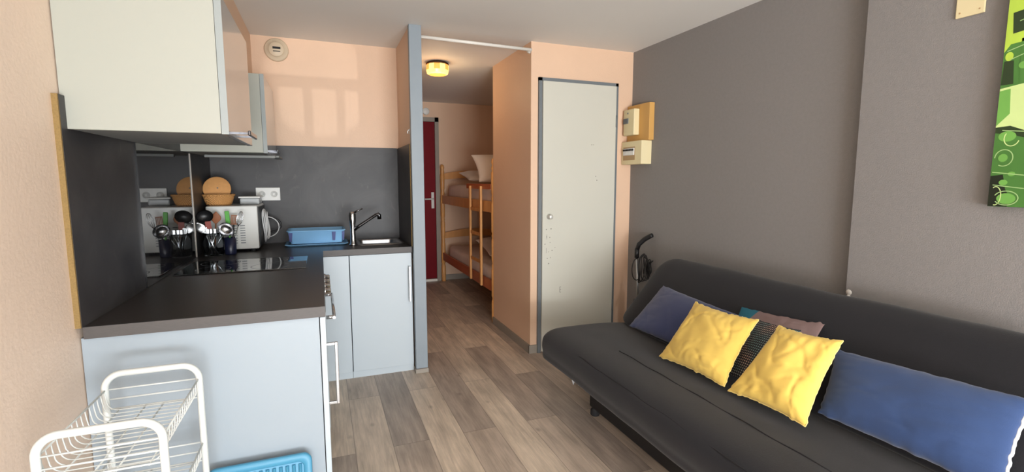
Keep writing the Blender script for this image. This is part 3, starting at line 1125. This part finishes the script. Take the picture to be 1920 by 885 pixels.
t_.lathe([(.026, .8805), (.026, .888), (.020, .893), (.018, .93), (.017, 1.0), (.020, 1.03), (.023, 1.05), (.023, 1.095), (.018, 1.11), (.002, 1.115)], (.195, 3.55, 0), 24)
t_.build('body', M['chrome'], tp)
t_ = MB()
t_.tube([(.20, 3.548, .985), (.24, 3.54, 1.015), (.30, 3.53, 1.055), (.352, 3.52, 1.090), (.366, 3.517, 1.095), (.372, 3.516, 1.088), (.373, 3.516, 1.06)],
        [.012, .011, .010, .011, .013, .014, .014], 12)
t_.build('spout', M['dark_chrome'], tp)
t_ = MB()
t_.tube([(.20, 3.545, 1.10), (.225, 3.535, 1.118), (.262, 3.525, 1.135)], [.008, .006, .004], 10)
t_.build('lever', M['dark_chrome'], tp)

# ------------------------------------------------------------------ vent, hook, rod
vt = thing('air_vent', (-0.25, 3.90, 2.16), 'round beige ventilation grille high on the peach kitchen wall', 'vent')
MB().lathe([(.078, 0), (.078, -.012), (.070, -.02), (.052, -.022), (.050, -.030), (.046, -.034), (.002, -.036)], (-0.25, 3.90, 2.235), 36, 'y').build('cover', M['beige_plastic'], vt)
s_ = MB()
s_.box(-.272, -.222, 3.860, 3.8655, 2.236, 2.250)
s_.box(-.270, -.224, 3.861, 3.8655, 2.218, 2.223)
s_.build('slots', M['dark_gap'], vt)
hk = MB()
hk.box(0.568, 0.575, 3.335, 3.36, 1.638, 1.675, bev=.002)
hk.tube([(.570, 3.345, 1.668), (.560, 3.34, 1.662), (.553, 3.338, 1.650), (.556, 3.337, 1.640)], .0035, 8)
tag(hk.build('wall_hook', M['white_plastic']), 'small white hook on the partition beside the grey post', 'hook')
rod = thing('curtain_rod', (1.05, 3.34, 2.26), 'white rod spanning the hallway opening below the ceiling', 'rod')
MB().tube([(0.648, 3.34, 2.272), (1.452, 3.34, 2.262)], .011, 14).build('pole', M['white_paint'], rod)
for x, s in ((1.4535, -1),):
    MB().lathe([(.020, 0), (.020, -.006), (.014, -.012), (.013, -.02)], (x, 3.372, 2.262), 16, 'x').build('end_bracket', M['white_paint'], rod)

# ------------------------------------------------------------------ hall lamp
hlp = thing('ceiling_lamp', (0.965, 4.22, 2.22), 'lit amber faceted glass ceiling lamp in the hallway', 'lamp')
MB().lathe([(.078, CZ), (.094, CZ - .010), (.096, CZ - .020), (.090, CZ - .022)], (.965, 4.22, 0), 32, cap=True).build('metal_rim', M['rim_bronze'], hlp)
gl = MB()
rows = []
prof = [(.088, CZ - .022), (.093, CZ - .030), (.094, CZ - .070), (.088, CZ - .094), (.070, CZ - .104), (.035, CZ - .107), (.001, CZ - .108)]
n = 48
for (r_, z) in prof:
    rows.append([(.965 + r_ * (1 + (.02 if j % 4 < 2 else -.01)) * math.cos(2 * PI * j / n), 4.22 + r_ * (1 + (.02 if j % 4 < 2 else -.01)) * math.sin(2 * PI * j / n), z) for j in range(n)])
V = gl.grid(rows, closed_u=True, smooth=False)
for f_ in gl.bm.faces:
    c = f_.calc_center_median()
    a = int((math.atan2(c.y - 4.22, c.x - .965) + PI) / (2 * PI) * 12)
    if (a % 2 == 0 and c.z > CZ - .07) or c.z < CZ - .100:
        f_.material_index = 1
gl.build('glass_shade', [M['lamp_glass'], M['lamp_facet']], hlp)

# ------------------------------------------------------------------ bunk bed
bb = thing('bunk_bed', (1.9, 5.25, 0), 'varnished pine bunk bed with ladder in the hallway alcove', 'bunk bed')
YN, YF = 4.235, 6.275


def turned_post(x, y, h_):
    p = [(.026, 0), (.026, .02), (.028, .03), (.028, .20), (.022, .215), (.020, .235), (.028, .25), (.028, .50), (.022, .515), (.026, .54), (.020, .56), (.026, .60), (.027, .78),
         (.020, .80), (.027, .82), (.020, .84), (.028, .86), (.028, 1.12), (.021, 1.135), (.028, 1.16), (.020, 1.19), (.026, 1.22), (.028, 1.30), (.028, 1.40), (.020, 1.415), (.027, 1.44),
         (.019, 1.465), (.026, 1.49), (.022, 1.52), (.002, h_)]
    return MB().lathe(p, (x, y, 0), 16)


for (x, y) in ((1.475, YN), (1.475, YF), (2.265, YN), (2.265, YF)):
    turned_post(x, y, 1.535).build('post', M['pine'], bb)
for z0, z1 in ((.285, .385), (1.03, 1.135)):
    B(1.462, 1.486, YN + .02, YF - .02, z0, z1, bev=.004).build('side_rail', M['pine_red'] if z0 < .5 else M['pine'], bb)
    B(2.255, 2.277, YN + .02, YF - .02, z0, z1, bev=.004).build('side_rail', M['pine'], bb)
    B(1.49, 2.25, YN + .0, YF - .0, z0 + .02, z0 + .04).build('bed_base', M['pine'], bb)
for y in (YN, YF):
    for zc in (.60, 1.37):
        h = MB()
        pts = []
        rows = []
        for i in range(17):
            u = i / 16
            x = 1.49 + u * .76
            top = zc + .045 + .045 * math.sin(PI * u)
            bot = zc - .03 + .02 * math.sin(PI * u)
            rows.append([(x, y - .009, bot), (x, y + .009, bot), (x, y + .009, top), (x, y - .009, top)])
        h.grid(rows, closed_u=True, smooth=False, cap=True)
        h.build('end_board', M['pine'], bb)
gr_ = MB()
gr_.box(1.448, 1.470, YN + .02, 5.06, 1.245, 1.295, bev=.004)
gr_.build('guard_rail', M['pine_red'], bb)
ld = MB()
for y in (4.52, 4.88):
    ld.box(1.425, 1.447, y - .018, y + .018, .30, 1.275, bev=.004)
ldo = ld.build('ladder', M['pine'], bb)
for z in (.53, .80, 1.04):
    B(1.432, 1.448, 4.538, 4.862, z - .016, z + .016, bev=.004).build('rung', M['pine'], ldo)


def soft_box(name, x0, x1, y0, y1, z0, z1, m, seed, label, cat, amp=.012, n=22):
    mb = MB()
    t = bmesh.new()
    bmesh.ops.create_cube(t, size=1)
    bmesh.ops.subdivide_edges(t, edges=t.edges[:], cuts=n, use_grid_fill=True)
    for v in t.verts:
        c = v.co * 2
        k = 8
        ln = (abs(c.x) ** k + abs(c.y) ** k + abs(c.z) ** 4) ** (1 / k)
        c = c / max(ln, 1e-6) if ln > 0 else c
        p = Vector(((x0 + x1) / 2 + c.x * (x1 - x0) / 2, (y0 + y1) / 2 + c.y * (y1 - y0) / 2, (z0 + z1) / 2 + c.z * (z1 - z0) / 2))
        q_ = noise.noise(p * 7 + Vector((seed, 0, 0))) + .5 * noise.noise(p * 16 + Vector((0, seed, 0)))
        if c.z > -.6:
            p += Vector((q_ * amp * .4, q_ * amp * .4, q_ * amp))
        v.co = p
    mb._merge(t, 0, True)
    return tag(mb.build(name, m), label, cat)


soft_box('mattress', 1.495, 2.245, YN + .04, YF - .04, .325, .49, M['mattress'], 3, 'mattress with pale cover on the lower bunk', 'mattress')
soft_box('mattress', 1.495, 2.245, YN + .04, YF - .04, 1.07, 1.275, M['mattress'], 9, 'mattress with pale cover on the upper bunk', 'mattress')


# ------------------------------------------------------------------ pillows
def pillow(name, BL, BR, TR, TL, th, m, seed, label, cat, n=44, pinch=.045, wr=.006, piping=None, pipe_sides=(0, 1, 2, 3), pr=.0035, group=None, puck=1.0):
    BL, BR, TR, TL = map(Vector, (BL, BR, TR, TL))
    nrm = (BR - BL).cross(TL - BL).normalized()
    ctr = (BL + BR + TR + TL) / 4
    wdt = (BR - BL).length

    def P(u, v):
        p = BL * (1 - u) * (1 - v) + BR * u * (1 - v) + TR * u * v + TL * (1 - u) * v
        # edges bow inward between the corners
        eu, ev = 4 * u * (1 - u), 4 * v * (1 - v)
        du = (BR - BL) * pinch * ev * (1 if u < .5 else -1) * abs(2 * u - 1) ** 2
        dv = (TL - BL) * pinch * eu * (1 if v < .5 else -1) * abs(2 * v - 1) ** 2
        p = p + du + dv
        # crimped seam
        e = max(abs(2 * u - 1), abs(2 * v - 1))
        s = (e ** 8) * .0045 * puck
        ang = (u + v) * 60 + seed
        if abs(2 * u - 1) > abs(2 * v - 1):
            p = p + (BR - BL).normalized() * s * math.sin(v * 55 + seed) * noise.noise(Vector((v * 9, seed, 0))) * 2
        else:
            p = p + (TL - BL).normalized() * s * math.sin(u * 55 + seed) * noise.noise(Vector((u * 9, seed, 3))) * 2
        return p
    mb = MB()
    bm = mb.bm
    uvl = bm.loops.layers.uv.new('UVMap')
    front, back = {}, {}
    for i in range(n + 1):
        for j in range(n + 1):
            u, v = i / n, j / n
            # denser near the edges
            u = .5 - .5 * math.cos(PI * u) * (.75) - .125 * (1 - 2 * u) if 0 < i < n else u
            v = .5 - .5 * math.cos(PI * v) * (.75) - .125 * (1 - 2 * v) if 0 < j < n else v
            p = P(u, v)
            a, b = 1 - abs(2 * u - 1) ** 2.4, 1 - abs(2 * v - 1) ** 2.4
            h_ = th * (max(a, 0) * max(b, 0)) ** .52
            e = max(abs(2 * u - 1), abs(2 * v - 1))
            q_ = Vector((u * 5, v * 5, seed))
            wk = noise.noise(q_ * .55) * wr * 1.8 + noise.noise(q_ * 1.3) * wr * .5
            # ridged folds running from the seams
            fold = abs(noise.noise(Vector((u * 3.2 + v * 1.6, v * 1.9 - u * .9, seed + 7))))
            wk -= (max(0, .15 - fold) / .15) ** 2 * wr * .8
            f2 = abs(noise.noise(Vector((u * 2.2 - v * 2.4, v * 3.1 + u * .6, seed + 17))))
            wk -= (max(0, .12 - f2) / .12) ** 2 * wr * .6
            if e > .55:
                along = v if abs(2 * u - 1) > abs(2 * v - 1) else u
                wk += math.sin(along * 48 + 5 * noise.noise(Vector((along * 5, seed, 0)))) * wr * .55 * (e - .55) / .45 * (1 - e ** 10) * puck
            inside = min(1.0, 6 * min(u, 1 - u, v, 1 - v))
            if i in (0, n) or j in (0, n):
                vv = bm.verts.new(p)
                front[i, j] = (vv, u, v)
                back[i, j] = (vv, u, v)
            else:
                front[i, j] = (bm.verts.new(p + nrm * (h_ + wk * inside)), u, v)
                back[i, j] = (bm.verts.new(p - nrm * (h_ * .8 + wk * .3 * inside)), u, v)
    for i in range(n):
        for j in range(n):
            for D, fl in ((front, False), (back, True)):
                q_ = [D[i, j], D[i + 1, j], D[i + 1, j + 1], D[i, j + 1]]
                if fl:
                    q_ = q_[::-1]
                f_ = bm.faces.new([x[0] for x in q_])
                f_.smooth = True
                for lp_, x in zip(f_.loops, q_):
                    lp_[uvl].uv = (x[1], x[2])
    o = mb.build(name, m, None, subsurf=1)
    tag(o, label, cat, group)
    if piping:
        pm = MB()
        sides = [[(i / 40, 0) for i in range(41)], [(1, i / 40) for i in range(41)], [(1 - i / 40, 1) for i in range(41)], [(0, 1 - i / 40) for i in range(41)]]
        for s in pipe_sides:
            pm.tube([P(u, v) for (u, v) in sides[s]], pr, 6)
        pm.build('piping', piping, o)
    return o


pillow('bed_pillow', (1.50, 4.78, 1.31), (2.10, 4.74, 1.31), (2.10, 5.00, 1.60), (1.50, 5.06, 1.60), .085, M['linen'], 1.3,
       'white pillow leaning on the near end of the upper bunk', 'pillow', n=20, wr=.008, group=None)
pillow('bed_pillow', (1.56, 5.35, 1.33), (2.02, 5.30, 1.33), (2.02, 5.78, 1.42), (1.56, 5.80, 1.42), .05, M['linen'], 5.1,
       'flatter white pillow farther back on the upper bunk', 'pillow', n=20, wr=.01)
pillow('bed_pillow', (1.60, 4.75, .55), (2.16, 4.72, .55), (2.16, 5.22, .66), (1.60, 5.26, .66), .07, M['linen'], 8.4,
       'crumpled pale pillow on the lower bunk', 'pillow', n=20, wr=.014)

# ------------------------------------------------------------------ sofa
sf = thing('sofa', (1.8, 1.65, 0), 'black fabric clic-clac sofa bed along the grey wall', 'sofa')
SY0, SY1 = 0.66, 2.64


def smooth_closed(pts, n):
    """Catmull-Rom through closed control points"""
    out = []
    k = len(pts)
    for i in range(k):
        p0, p1, p2, p3 = (Vector(pts[(i + d) % k]) for d in (-1, 0, 1, 2))
        for s in range(n):
            t = s / n
            out.append(0.5 * ((2 * p1) + (p2 - p0) * t + (2 * p0 - 5 * p1 + 4 * p2 - p3) * t * t + (3 * p1 - p0 - 3 * p2 + p3) * t ** 3))
    return out


def loft(name, prof, y0, y1, endr, m, parent, seed, amp=.006, ny=60, shrink=.16, sink=0.0):
    prof = smooth_closed([Vector((p[0], p[1])) for p in prof], 6)
    c = sum(prof, Vector((0, 0))) / len(prof)
    mb = MB()
    rows = []
    ys = []
    for i in range(13):
        a = PI / 2 * i / 12
        ys.append((y0 + endr * (1 - math.sin(a)) if False else y0 + endr * (1 - math.cos(PI / 2 - a)) * 1.0, 1 - shrink * (1 - math.sin(a))))
    ys = [(y0 + endr * (1 - math.cos(PI / 2 * i / 12)), 1 - shrink * (1 - math.sin(PI / 2 * i / 12))) for i in range(13)]
    mid = [(y0 + endr + (y1 - y0 - 2 * endr) * i / ny, 1.0) for i in range(1, ny)]
    ye = [(y1 - (y - y0), s) for (y, s) in ys[::-1]]
    for (y, s) in ys + mid + ye:
        row = []
        for p in prof:
            q_ = c + (p - c) * s
            P_ = Vector((q_.x, y, q_.y))
            nz = noise.noise(Vector((P_.x * 4, P_.y * 2.5, P_.z * 4 + seed))) * amp + noise.noise(Vector((P_.x * 11, P_.y * 7, P_.z * 11 + seed))) * amp * .45
            dr_ = (p - c).normalized()
            row.append((P_.x + dr_.x * nz, P_.y, P_.z + dr_.y * nz))
        rows.append(row)
    mb.grid(rows, closed_u=True, cap=True)
    return mb.build(name, m, parent)


seat_prof = [(1.245, .245), (1.212, .30), (1.205, .355), (1.228, .400), (1.30, .428), (1.45, .432), (1.62, .425), (1.76, .418), (1.84, .40), (1.86, .32), (1.80, .25), (1.50, .235)]
loft('seat', seat_prof, SY0, SY1, .06, M['sofa'], sf, 1.0, ny=80, shrink=.14)
back_prof = [(1.80, .40), (1.76, .435), (1.82, .51), (1.93, .63), (2.02, .74), (2.08, .80), (2.14, .825), (2.20, .80), (2.215, .73), (2.14, .60), (2.02, .45), (1.92, .36), (1.85, .36)]
loft('backrest', back_prof, SY0, SY1 - .02, .12, M['sofa'], sf, 4.0, amp=.007, ny=80, shrink=.24)
sm_ = MB()
sm_.tube([(1.232 + .002 * math.sin(i), SY0 + .1 + (SY1 - SY0 - .55) * i / 40, .4045 + .002 * math.sin(i * .7)) for i in range(41)], .0024, 6)
sm_.tube([(1.435, SY0 + .1 + (SY1 - SY0 - .62) * i / 40, .4345 + .002 * math.sin(i * .9)) for i in range(41)], .0022, 6)
sm_.build('seam', M['sofa_seam'], sf)
B(1.385, 2.02, SY0 + .12, 2.33, 0.045, 0.25, bev=.006).build('base_box', M['black_plastic'], sf)
for (x, y) in ((1.405, 2.30), (1.405, SY0 + .2), (1.98, 2.30), (1.98, SY0 + .2)):
    MB().lathe([(.024, 0), (.026, .006), (.026, .03), (.018, .04), (.018, .08)], (x, y, 0), 16).build('leg', M['dark_rubber'], sf)
tb = MB()
for dx in (0, .022):
    tb.tube([(1.285 + dx, 2.36 - dx, .245), (1.283 + dx, 2.352 - dx, .21), (1.29 + dx, 2.35 - dx, .18), (1.30 + dx, 2.355 - dx, .20), (1.30 + dx, 2.36 - dx, .245)], .004, 6)
tb.build('tie_tape', M['piping'], sf)['label'] = 'pale loop of tape below the seat'

# cushions on the sofa
pillow('cushion', (1.690, 2.40, .462), (1.700, 1.80, .462), (1.905, 1.765, .665), (1.93, 2.40, .690), .052, M['navy'], 2.2,
       'long navy cushion at the far end of the sofa', 'cushion', pinch=.02, wr=.004, piping=M['piping'], pipe_sides=(1,))
pillow('cushion', (1.690, 1.20, .468), (1.710, .675, .468), (1.918, .716, .690), (1.885, 1.285, .662), .062, M['navy_blue'], 6.6,
       'long blue cushion with white piping at the near end of the sofa', 'cushion', pinch=.02, wr=.005, piping=M['piping'], pipe_sides=(1,), pr=.005, puck=0.7)
pillow('cushion', (1.555, 1.945, .446), (1.565, 1.527, .456), (1.742, 1.530, .728), (1.742, 1.913, .718), .050, M['yellow'], 3.7,
       'square yellow cushion lying over the navy cushion', 'cushion', pinch=.035, wr=.008, piping=M['yellow_piping'], puck=1.0, pr=.0025)
pillow('cushion', (1.560, 1.502, .450), (1.575, 1.160, .457), (1.770, 1.180, .742), (1.760, 1.442, .727), .050, M['yellow'], 11.9,
       'square yellow cushion leaning on the blue cushion at the near end', 'cushion', pinch=.035, wr=.008, piping=M['yellow_piping'], puck=1.0, pr=.0025)
pillow('cushion', (1.668, 1.68, .462), (1.68, 1.405, .462), (1.872, 1.425, .70), (1.860, 1.630, .690), .030, M['dotted'], 15.0,
       'dark cushion with small dot pattern between the yellow cushions', 'cushion', pinch=.02, wr=.003)
pillow('cushion', (1.790, 1.80, .505), (1.805, 1.36, .515), (1.978, 1.400, .722), (1.958, 1.825, .695), .022, M['two_tone'], 19.0,
       'taupe and teal cushion resting high against the sofa back', 'cushion', pinch=.03, wr=.004, puck=1.5)

# ------------------------------------------------------------------ steam broom behind the sofa
sw = thing('steam_broom', (2.25, 3.08, 0), 'black upright broom cleaner with coiled cord standing behind the sofa end', 'cleaner')
t_ = MB()
t_.tube([(2.235, 3.10, .80), (2.245, 3.09, .845), (2.272, 3.06, .885), (2.30, 3.02, .915), (2.305, 3.01, .92)], [.017, .018, .019, .017, .016], 10)
t_.tube([(2.235, 3.10, .74), (2.235, 3.10, .81)], .018, 10)
t_.build('grip', M['black_plastic'], sw)
MB().tube([(2.262, 3.10, .30), (2.236, 3.10, .75)], .009, 10).build('tube', M['steel'], sw)
t_ = MB()
for k in range(7):
    pts = []
    for i in range(24):
        a = 2 * PI * i / 24
        pts.append((2.268 + .010 * k - .02 + (.026 - .003 * k) * math.cos(a) + .012 * math.sin(a + k), 3.055 - .005 * k + .012 * math.sin(3 * a + k), .665 + (.112 - .009 * k) * math.sin(a)))
    t_.tube(pts, .0042, 6, closed=True)
pts = []
for i in range(20):
    a = PI * (.45 + 1.2 * i / 19)
    pts.append((2.225 + .045 * math.cos(a), 3.08, .655 + .085 * math.sin(a)))
t_.tube(pts, .0035, 6)
t_.build('coiled_cord', M['black_plastic'], sw)
t_ = MB()
t_.box(2.225, 2.29, 3.06, 3.13, .14, .42, bev=.02)
t_.tube([(2.235, 3.08, .40), (2.22, 3.09, .36), (2.20, 3.09, .30)], .014, 8)
t_.build('motor_body', M['black_plastic'], sw)
B(2.14, 2.315, 2.99, 3.20, 0.0, 0.07, bev=.02).build('floor_head', M['black_plastic'], sw)

# ------------------------------------------------------------------ fuse board
eb = thing('electric_meter_board', (2.3, 3.2, 1.44), 'varnished wooden board with cream electricity meter beside the cupboard door', 'meter board')
B(2.285, 2.33, 3.065, 3.342, 1.63, 1.905, bev=.002).build('backboard', M['varnished'], eb)
B(2.235, 2.285, 3.185, 3.325, 1.675, 1.872, bev=.006).build('meter', M['cream_plastic'], eb)
B(2.228, 2.235, 3.255, 3.318, 1.765, 1.805, bev=.002).build('meter_window', M['frame_grey'], eb)
MB().lathe([(.007, 0), (.006, -.004), (.001, -.005)], (2.235, 3.265, 1.842), 12, 'x').build('meter_screw', M['frame_grey'], eb)
fb = thing('fuse_box', (2.3, 3.2, 1.44), 'cream fuse box with a row of breakers under the meter board', 'fuse box')
B(2.238, 2.33, 3.085, 3.345, 1.452, 1.628, bev=.004).build('housing', M['cream_plastic'], fb)
B(2.2365, 2.2385, 3.165, 3.318, 1.485, 1.585).build('breaker_window', M['tan_plastic'], fb)
for k in range(7):
    y = 3.18 + k * .0205
    br = B(2.230, 2.2365, y - .009, y + .009, 1.522, 1.575, bev=.001).build('breaker', M['white_plastic'], fb)
    B(2.224, 2.230, y - .005, y + .005, 1.555, 1.568).build('switch', M['black_plastic'], br)

# ------------------------------------------------------------------ picture and plate on the pillar
cv = thing('canvas_picture', (2.25, .62, 1.236), 'green abstract canvas picture on the grey wall above the sofa', 'picture')
B(2.2385, 2.27, .20, 1.020, 1.237, 2.05, bev=.002).build('stretched_canvas', M['art_mid'], cv)
art = MB()
mats = [M['art_dark'], M['art_black'], M['art_mid'], M['art_green'], M['art_lime'], M['art_pale'], M['art_white'], M['art_olive']]


def ply(pts, lay, mi):
    x = 2.2383 - .0002 * lay
    vs = [art.bm.verts.new((x, y, z)) for (y, z) in pts]
    f_ = art.bm.faces.new(vs)
    f_.material_index = mi


def disc(y, z, ry, rz, lay, mi):
    ply([(y + ry * math.cos(2 * PI * i / 28), z + rz * math.sin(2 * PI * i / 28)) for i in range(28)], lay, mi)


def ringp(y, z, ry, rz, w_, lay, mi, a0=0, a1=360):
    x = 2.2383 - .0002 * lay
    n_ = 28
    rows = []
    for i in range(n_ + 1):
        a = R(a0 + (a1 - a0) * i / n_)
        rows.append([(x, y + ry * math.cos(a), z + rz * math.sin(a)), (x, y + (ry - w_) * math.cos(a), z + (rz - w_) * math.sin(a))])
    art.grid(rows, mi=mi, smooth=False)


ply([(1.019, 1.238), (.202, 1.238), (.202, 2.049), (1.019, 2.049)], 0, 2)
ply([(1.019, 1.648), (.70, 1.70), (.202, 1.72), (.202, 1.40), (.6, 1.43), (.80, 1.45), (.942, 1.499), (1.019, 1.515)], 1, 5)
ply([(1.019, 1.64), (.99, 1.645), (.985, 1.56), (1.019, 1.52)], 2, 3)
ply([(1.019, 1.515), (.98, 1.518), (.94, 1.499), (.80, 1.45), (.6, 1.43), (.6, 1.38), (.9, 1.46), (.98, 1.49), (1.019, 1.495)], 2, 0)
ply([(1.019, 1.345), (.985, 1.35), (.975, 1.30), (.96, 1.27), (.965, 1.238), (1.019, 1.238)], 2, 1)
ply([(1.019, 2.049), (.202, 2.049), (.202, 1.90), (.6, 1.86), (1.0, 1.80), (1.019, 1.77)], 1, 4)
ply([(1.005, 1.90), (.94, 1.91), (.93, 1.84), (1.0, 1.83)], 2, 0)
ply([(1.012, 1.825), (.6, 1.87), (.6, 1.83), (1.012, 1.795)], 3, 4)
ply([(1.015, 1.74), (.99, 1.74), (.985, 1.66), (1.018, 1.66)], 3, 0)
ply([(.975, 1.81), (.94, 1.81), (.94, 1.67), (.97, 1.66)], 3, 2)
disc(1.003, 1.755, .011, .015, 5, 4)
disc(.962, 1.72, .014, .012, 5, 3)
disc(.990, 1.408, .013, .014, 5, 3)
ringp(.988, 1.408, .026, .030, .003, 4, 6, 0, 300)
disc(.985, 1.482, .024, .018, 4, 3)
ringp(.972, 1.475, .022, .028, .003, 5, 5, 200, 400)
disc(.982, 1.322, .012, .010, 5, 3)
disc(.962, 1.352, .010, .008, 5, 3)
disc(.970, 1.266, .026, .019, 4, 3)
ringp(.970, 1.268, .034, .026, .003, 5, 6, 20, 330)
ringp(1.000, 1.275, .017, .034, .003, 5, 5, 60, 280)
for (y, z, r_) in ((.82, 1.33, .05), (.60, 1.40, .08), (.40, 1.30, .05), (.70, 1.28, .03), (.5, 1.9, .06), (.8, 1.78, .03)):
    disc(y, z, r_ * .7, r_ * .7, 4, 3)
    ringp(y, z, r_, r_, .006, 4, 6)
for (a, b) in (((1.01, 1.775), (.93, 1.80)), ((1.0, 1.745), (.92, 1.775)), ((1.015, 1.36), (.90, 1.345)), ((1.01, 1.315), (.9, 1.30)), ((1.0, 1.505), (.9, 1.492)), ((.985, 1.87), (.93, 1.885))):
    ply([(a[0], a[1]), (b[0], b[1]), (b[0], b[1] - .003), (a[0], a[1] - .003)], 6, 6)
art.build('printed_front', mats, cv)
pl_ = thing('blanking_plate', (2.26, 1.145, 1.93), 'cream blanking plate high on the grey wall left of the picture', 'cover plate')
B(2.262, 2.27, 1.099, 1.188, 1.935, 2.03, bev=.003).build('plate', M['cream_plastic'], pl_)
for y in (1.114, 1.174):
    MB().lathe([(.003, 0), (.003, -.001)], (2.262, y, 1.952), 10, 'x').build('screw', M['tan_plastic'], pl_)
cpm = MB()
cpm.lathe([(.014, 0), (.012, -.003), (.001, -.004)], (2.270, 1.506, .812), 9, 'x')
cpm.lathe([(.010, 0), (.008, -.003), (.001, -.004)], (2.270, 1.506, .792), 8, 'x')
tag(cpm.build('plaster_chip', M['plaster_chip']), 'small white plaster chip on the grey wall corner above the sofa', 'plaster chip')

# ------------------------------------------------------------------ wire trolley
ct = thing('wire_trolley', (-0.49, 1.51, 0), 'white wire basket trolley with tube end frames beside the peninsula', 'trolley')
TX0, TX1 = -0.611, -0.374


def end_frame(y, name='end_frame'):
    t = MB()
    r_ = .045
    zt = .768
    pts = [(TX0, y, .03), (TX0, y, .3)]
    pts += [(p[0], y, p[1]) for p in arc(TX0 + r_, zt - r_, r_, 180, 90, 8)]
    pts += [(p[0], y, p[1]) for p in arc(TX1 - r_, zt - r_, r_, 90, 0, 8)]
    pts += [(TX1, y, .3), (TX1, y, .03)]
    t.tube(pts, .0095, 12)
    o = t.build(name, M['white_wire'], ct)
    for x in (TX0, TX1):
        MB().lathe([(.012, 0), (.013, .03), (.010, .034)], (x, y, 0), 12).build('rubber_foot', M['white_plastic'], o)
    return o


end_frame(1.325)
end_frame(1.70)
for zt in (.722, .515, .308):
    b_ = MB()
    zb = zt - .060
    y0, y1 = 1.325, 1.70
    x0, x1 = TX0 + .006, TX1 - .006
    # end wires
    for y in (y0, y1):
        for z in (zt, zt - .030, zb):
            b_.tube([(x0, y, z), (x1, y, z)], .0024, 6)
    # top side rims and lower rims
    for x in (x0 - .004, x1 + .004):
        b_.tube([(x, y0, zt), (x, y1, zt)], .0026, 6)
    for x in (x0 + .026, x0 + .09, x1 - .09, x1 - .026):
        b_.tube([(x, y0, zb - .002), (x, y1, zb - .002)], .0022, 6)
    # U wires across
    n_ = 15
    for k in range(n_):
        y = y0 + .012 + (y1 - y0 - .024) * k / (n_ - 1)
        pts = [(x0 - .004, y, zt), (x0 - .002, y, zt - .020)]
        pts += [(p[0], y, p[1]) for p in arc(x0 + .028, zb + .028, .028, 180, 270, 5)]
        pts += [(p[0], y, p[1]) for p in arc(x1 - .028, zb + .028, .028, 270, 360, 5)]
        pts += [(x1 + .002, y, zt - .020), (x1 + .004, y, zt)]
        b_.tube(pts, .0017, 5)
    b_.build('wire_basket', M['white_wire'], ct)

# blue ribbed lid leaning on the peninsula side
tr = thing('ribbed_lid', (-0.22, 1.75, 0), 'ribbed bright blue plastic lid leaning against the peninsula side panel', 'lid')
t_ = MB()
hh_ = .372
W2 = .165


def rr2(w_, h0, h1, r_, y):
    return [(p[0], y, p[1]) for p in ([*arc(w_ - r_, h1 - r_, r_, 0, 90, 6), *arc(-w_ + r_, h1 - r_, r_, 90, 180, 6), *arc(-w_ + r_, h0 + r_, r_, 180, 270, 6), *arc(w_ - r_, h0 + r_, r_, 270, 360, 6)])]


t_.grid([rr2(W2, 0, hh_, .03, .016), rr2(W2, 0, hh_, .03, .004), rr2(W2 - .004, .004, hh_ - .004, .028, 0), rr2(W2 - .024, .024, hh_ - .024, .02, 0),
         rr2(W2 - .028, .028, hh_ - .028, .018, .008)], closed_u=True, smooth=True)
for (w_, h0, h1, r_, y) in ((W2, 0, hh_, .03, .016), (W2 - .028, .028, hh_ - .028, .018, .008)):
    t_.bm.faces.new([t_.bm.verts.new(p) for p in rr2(w_, h0, h1, r_, y)])
mt = Matrix.Translation((-0.235, 1.715, 0.0)) @ Matrix.Rotation(R(-13), 4, 'X')
t_.xform(mt)
t_.build('panel', M['teal_plastic'], tr)
rb = MB()
for k in range(13):
    x = -.126 + k * .021
    rb.tube([(x, .007, .034), (x, .007, hh_ - .034)], .006, 8)
rb.xform(mt)
rb.build('ribs', M['teal_plastic'], tr)
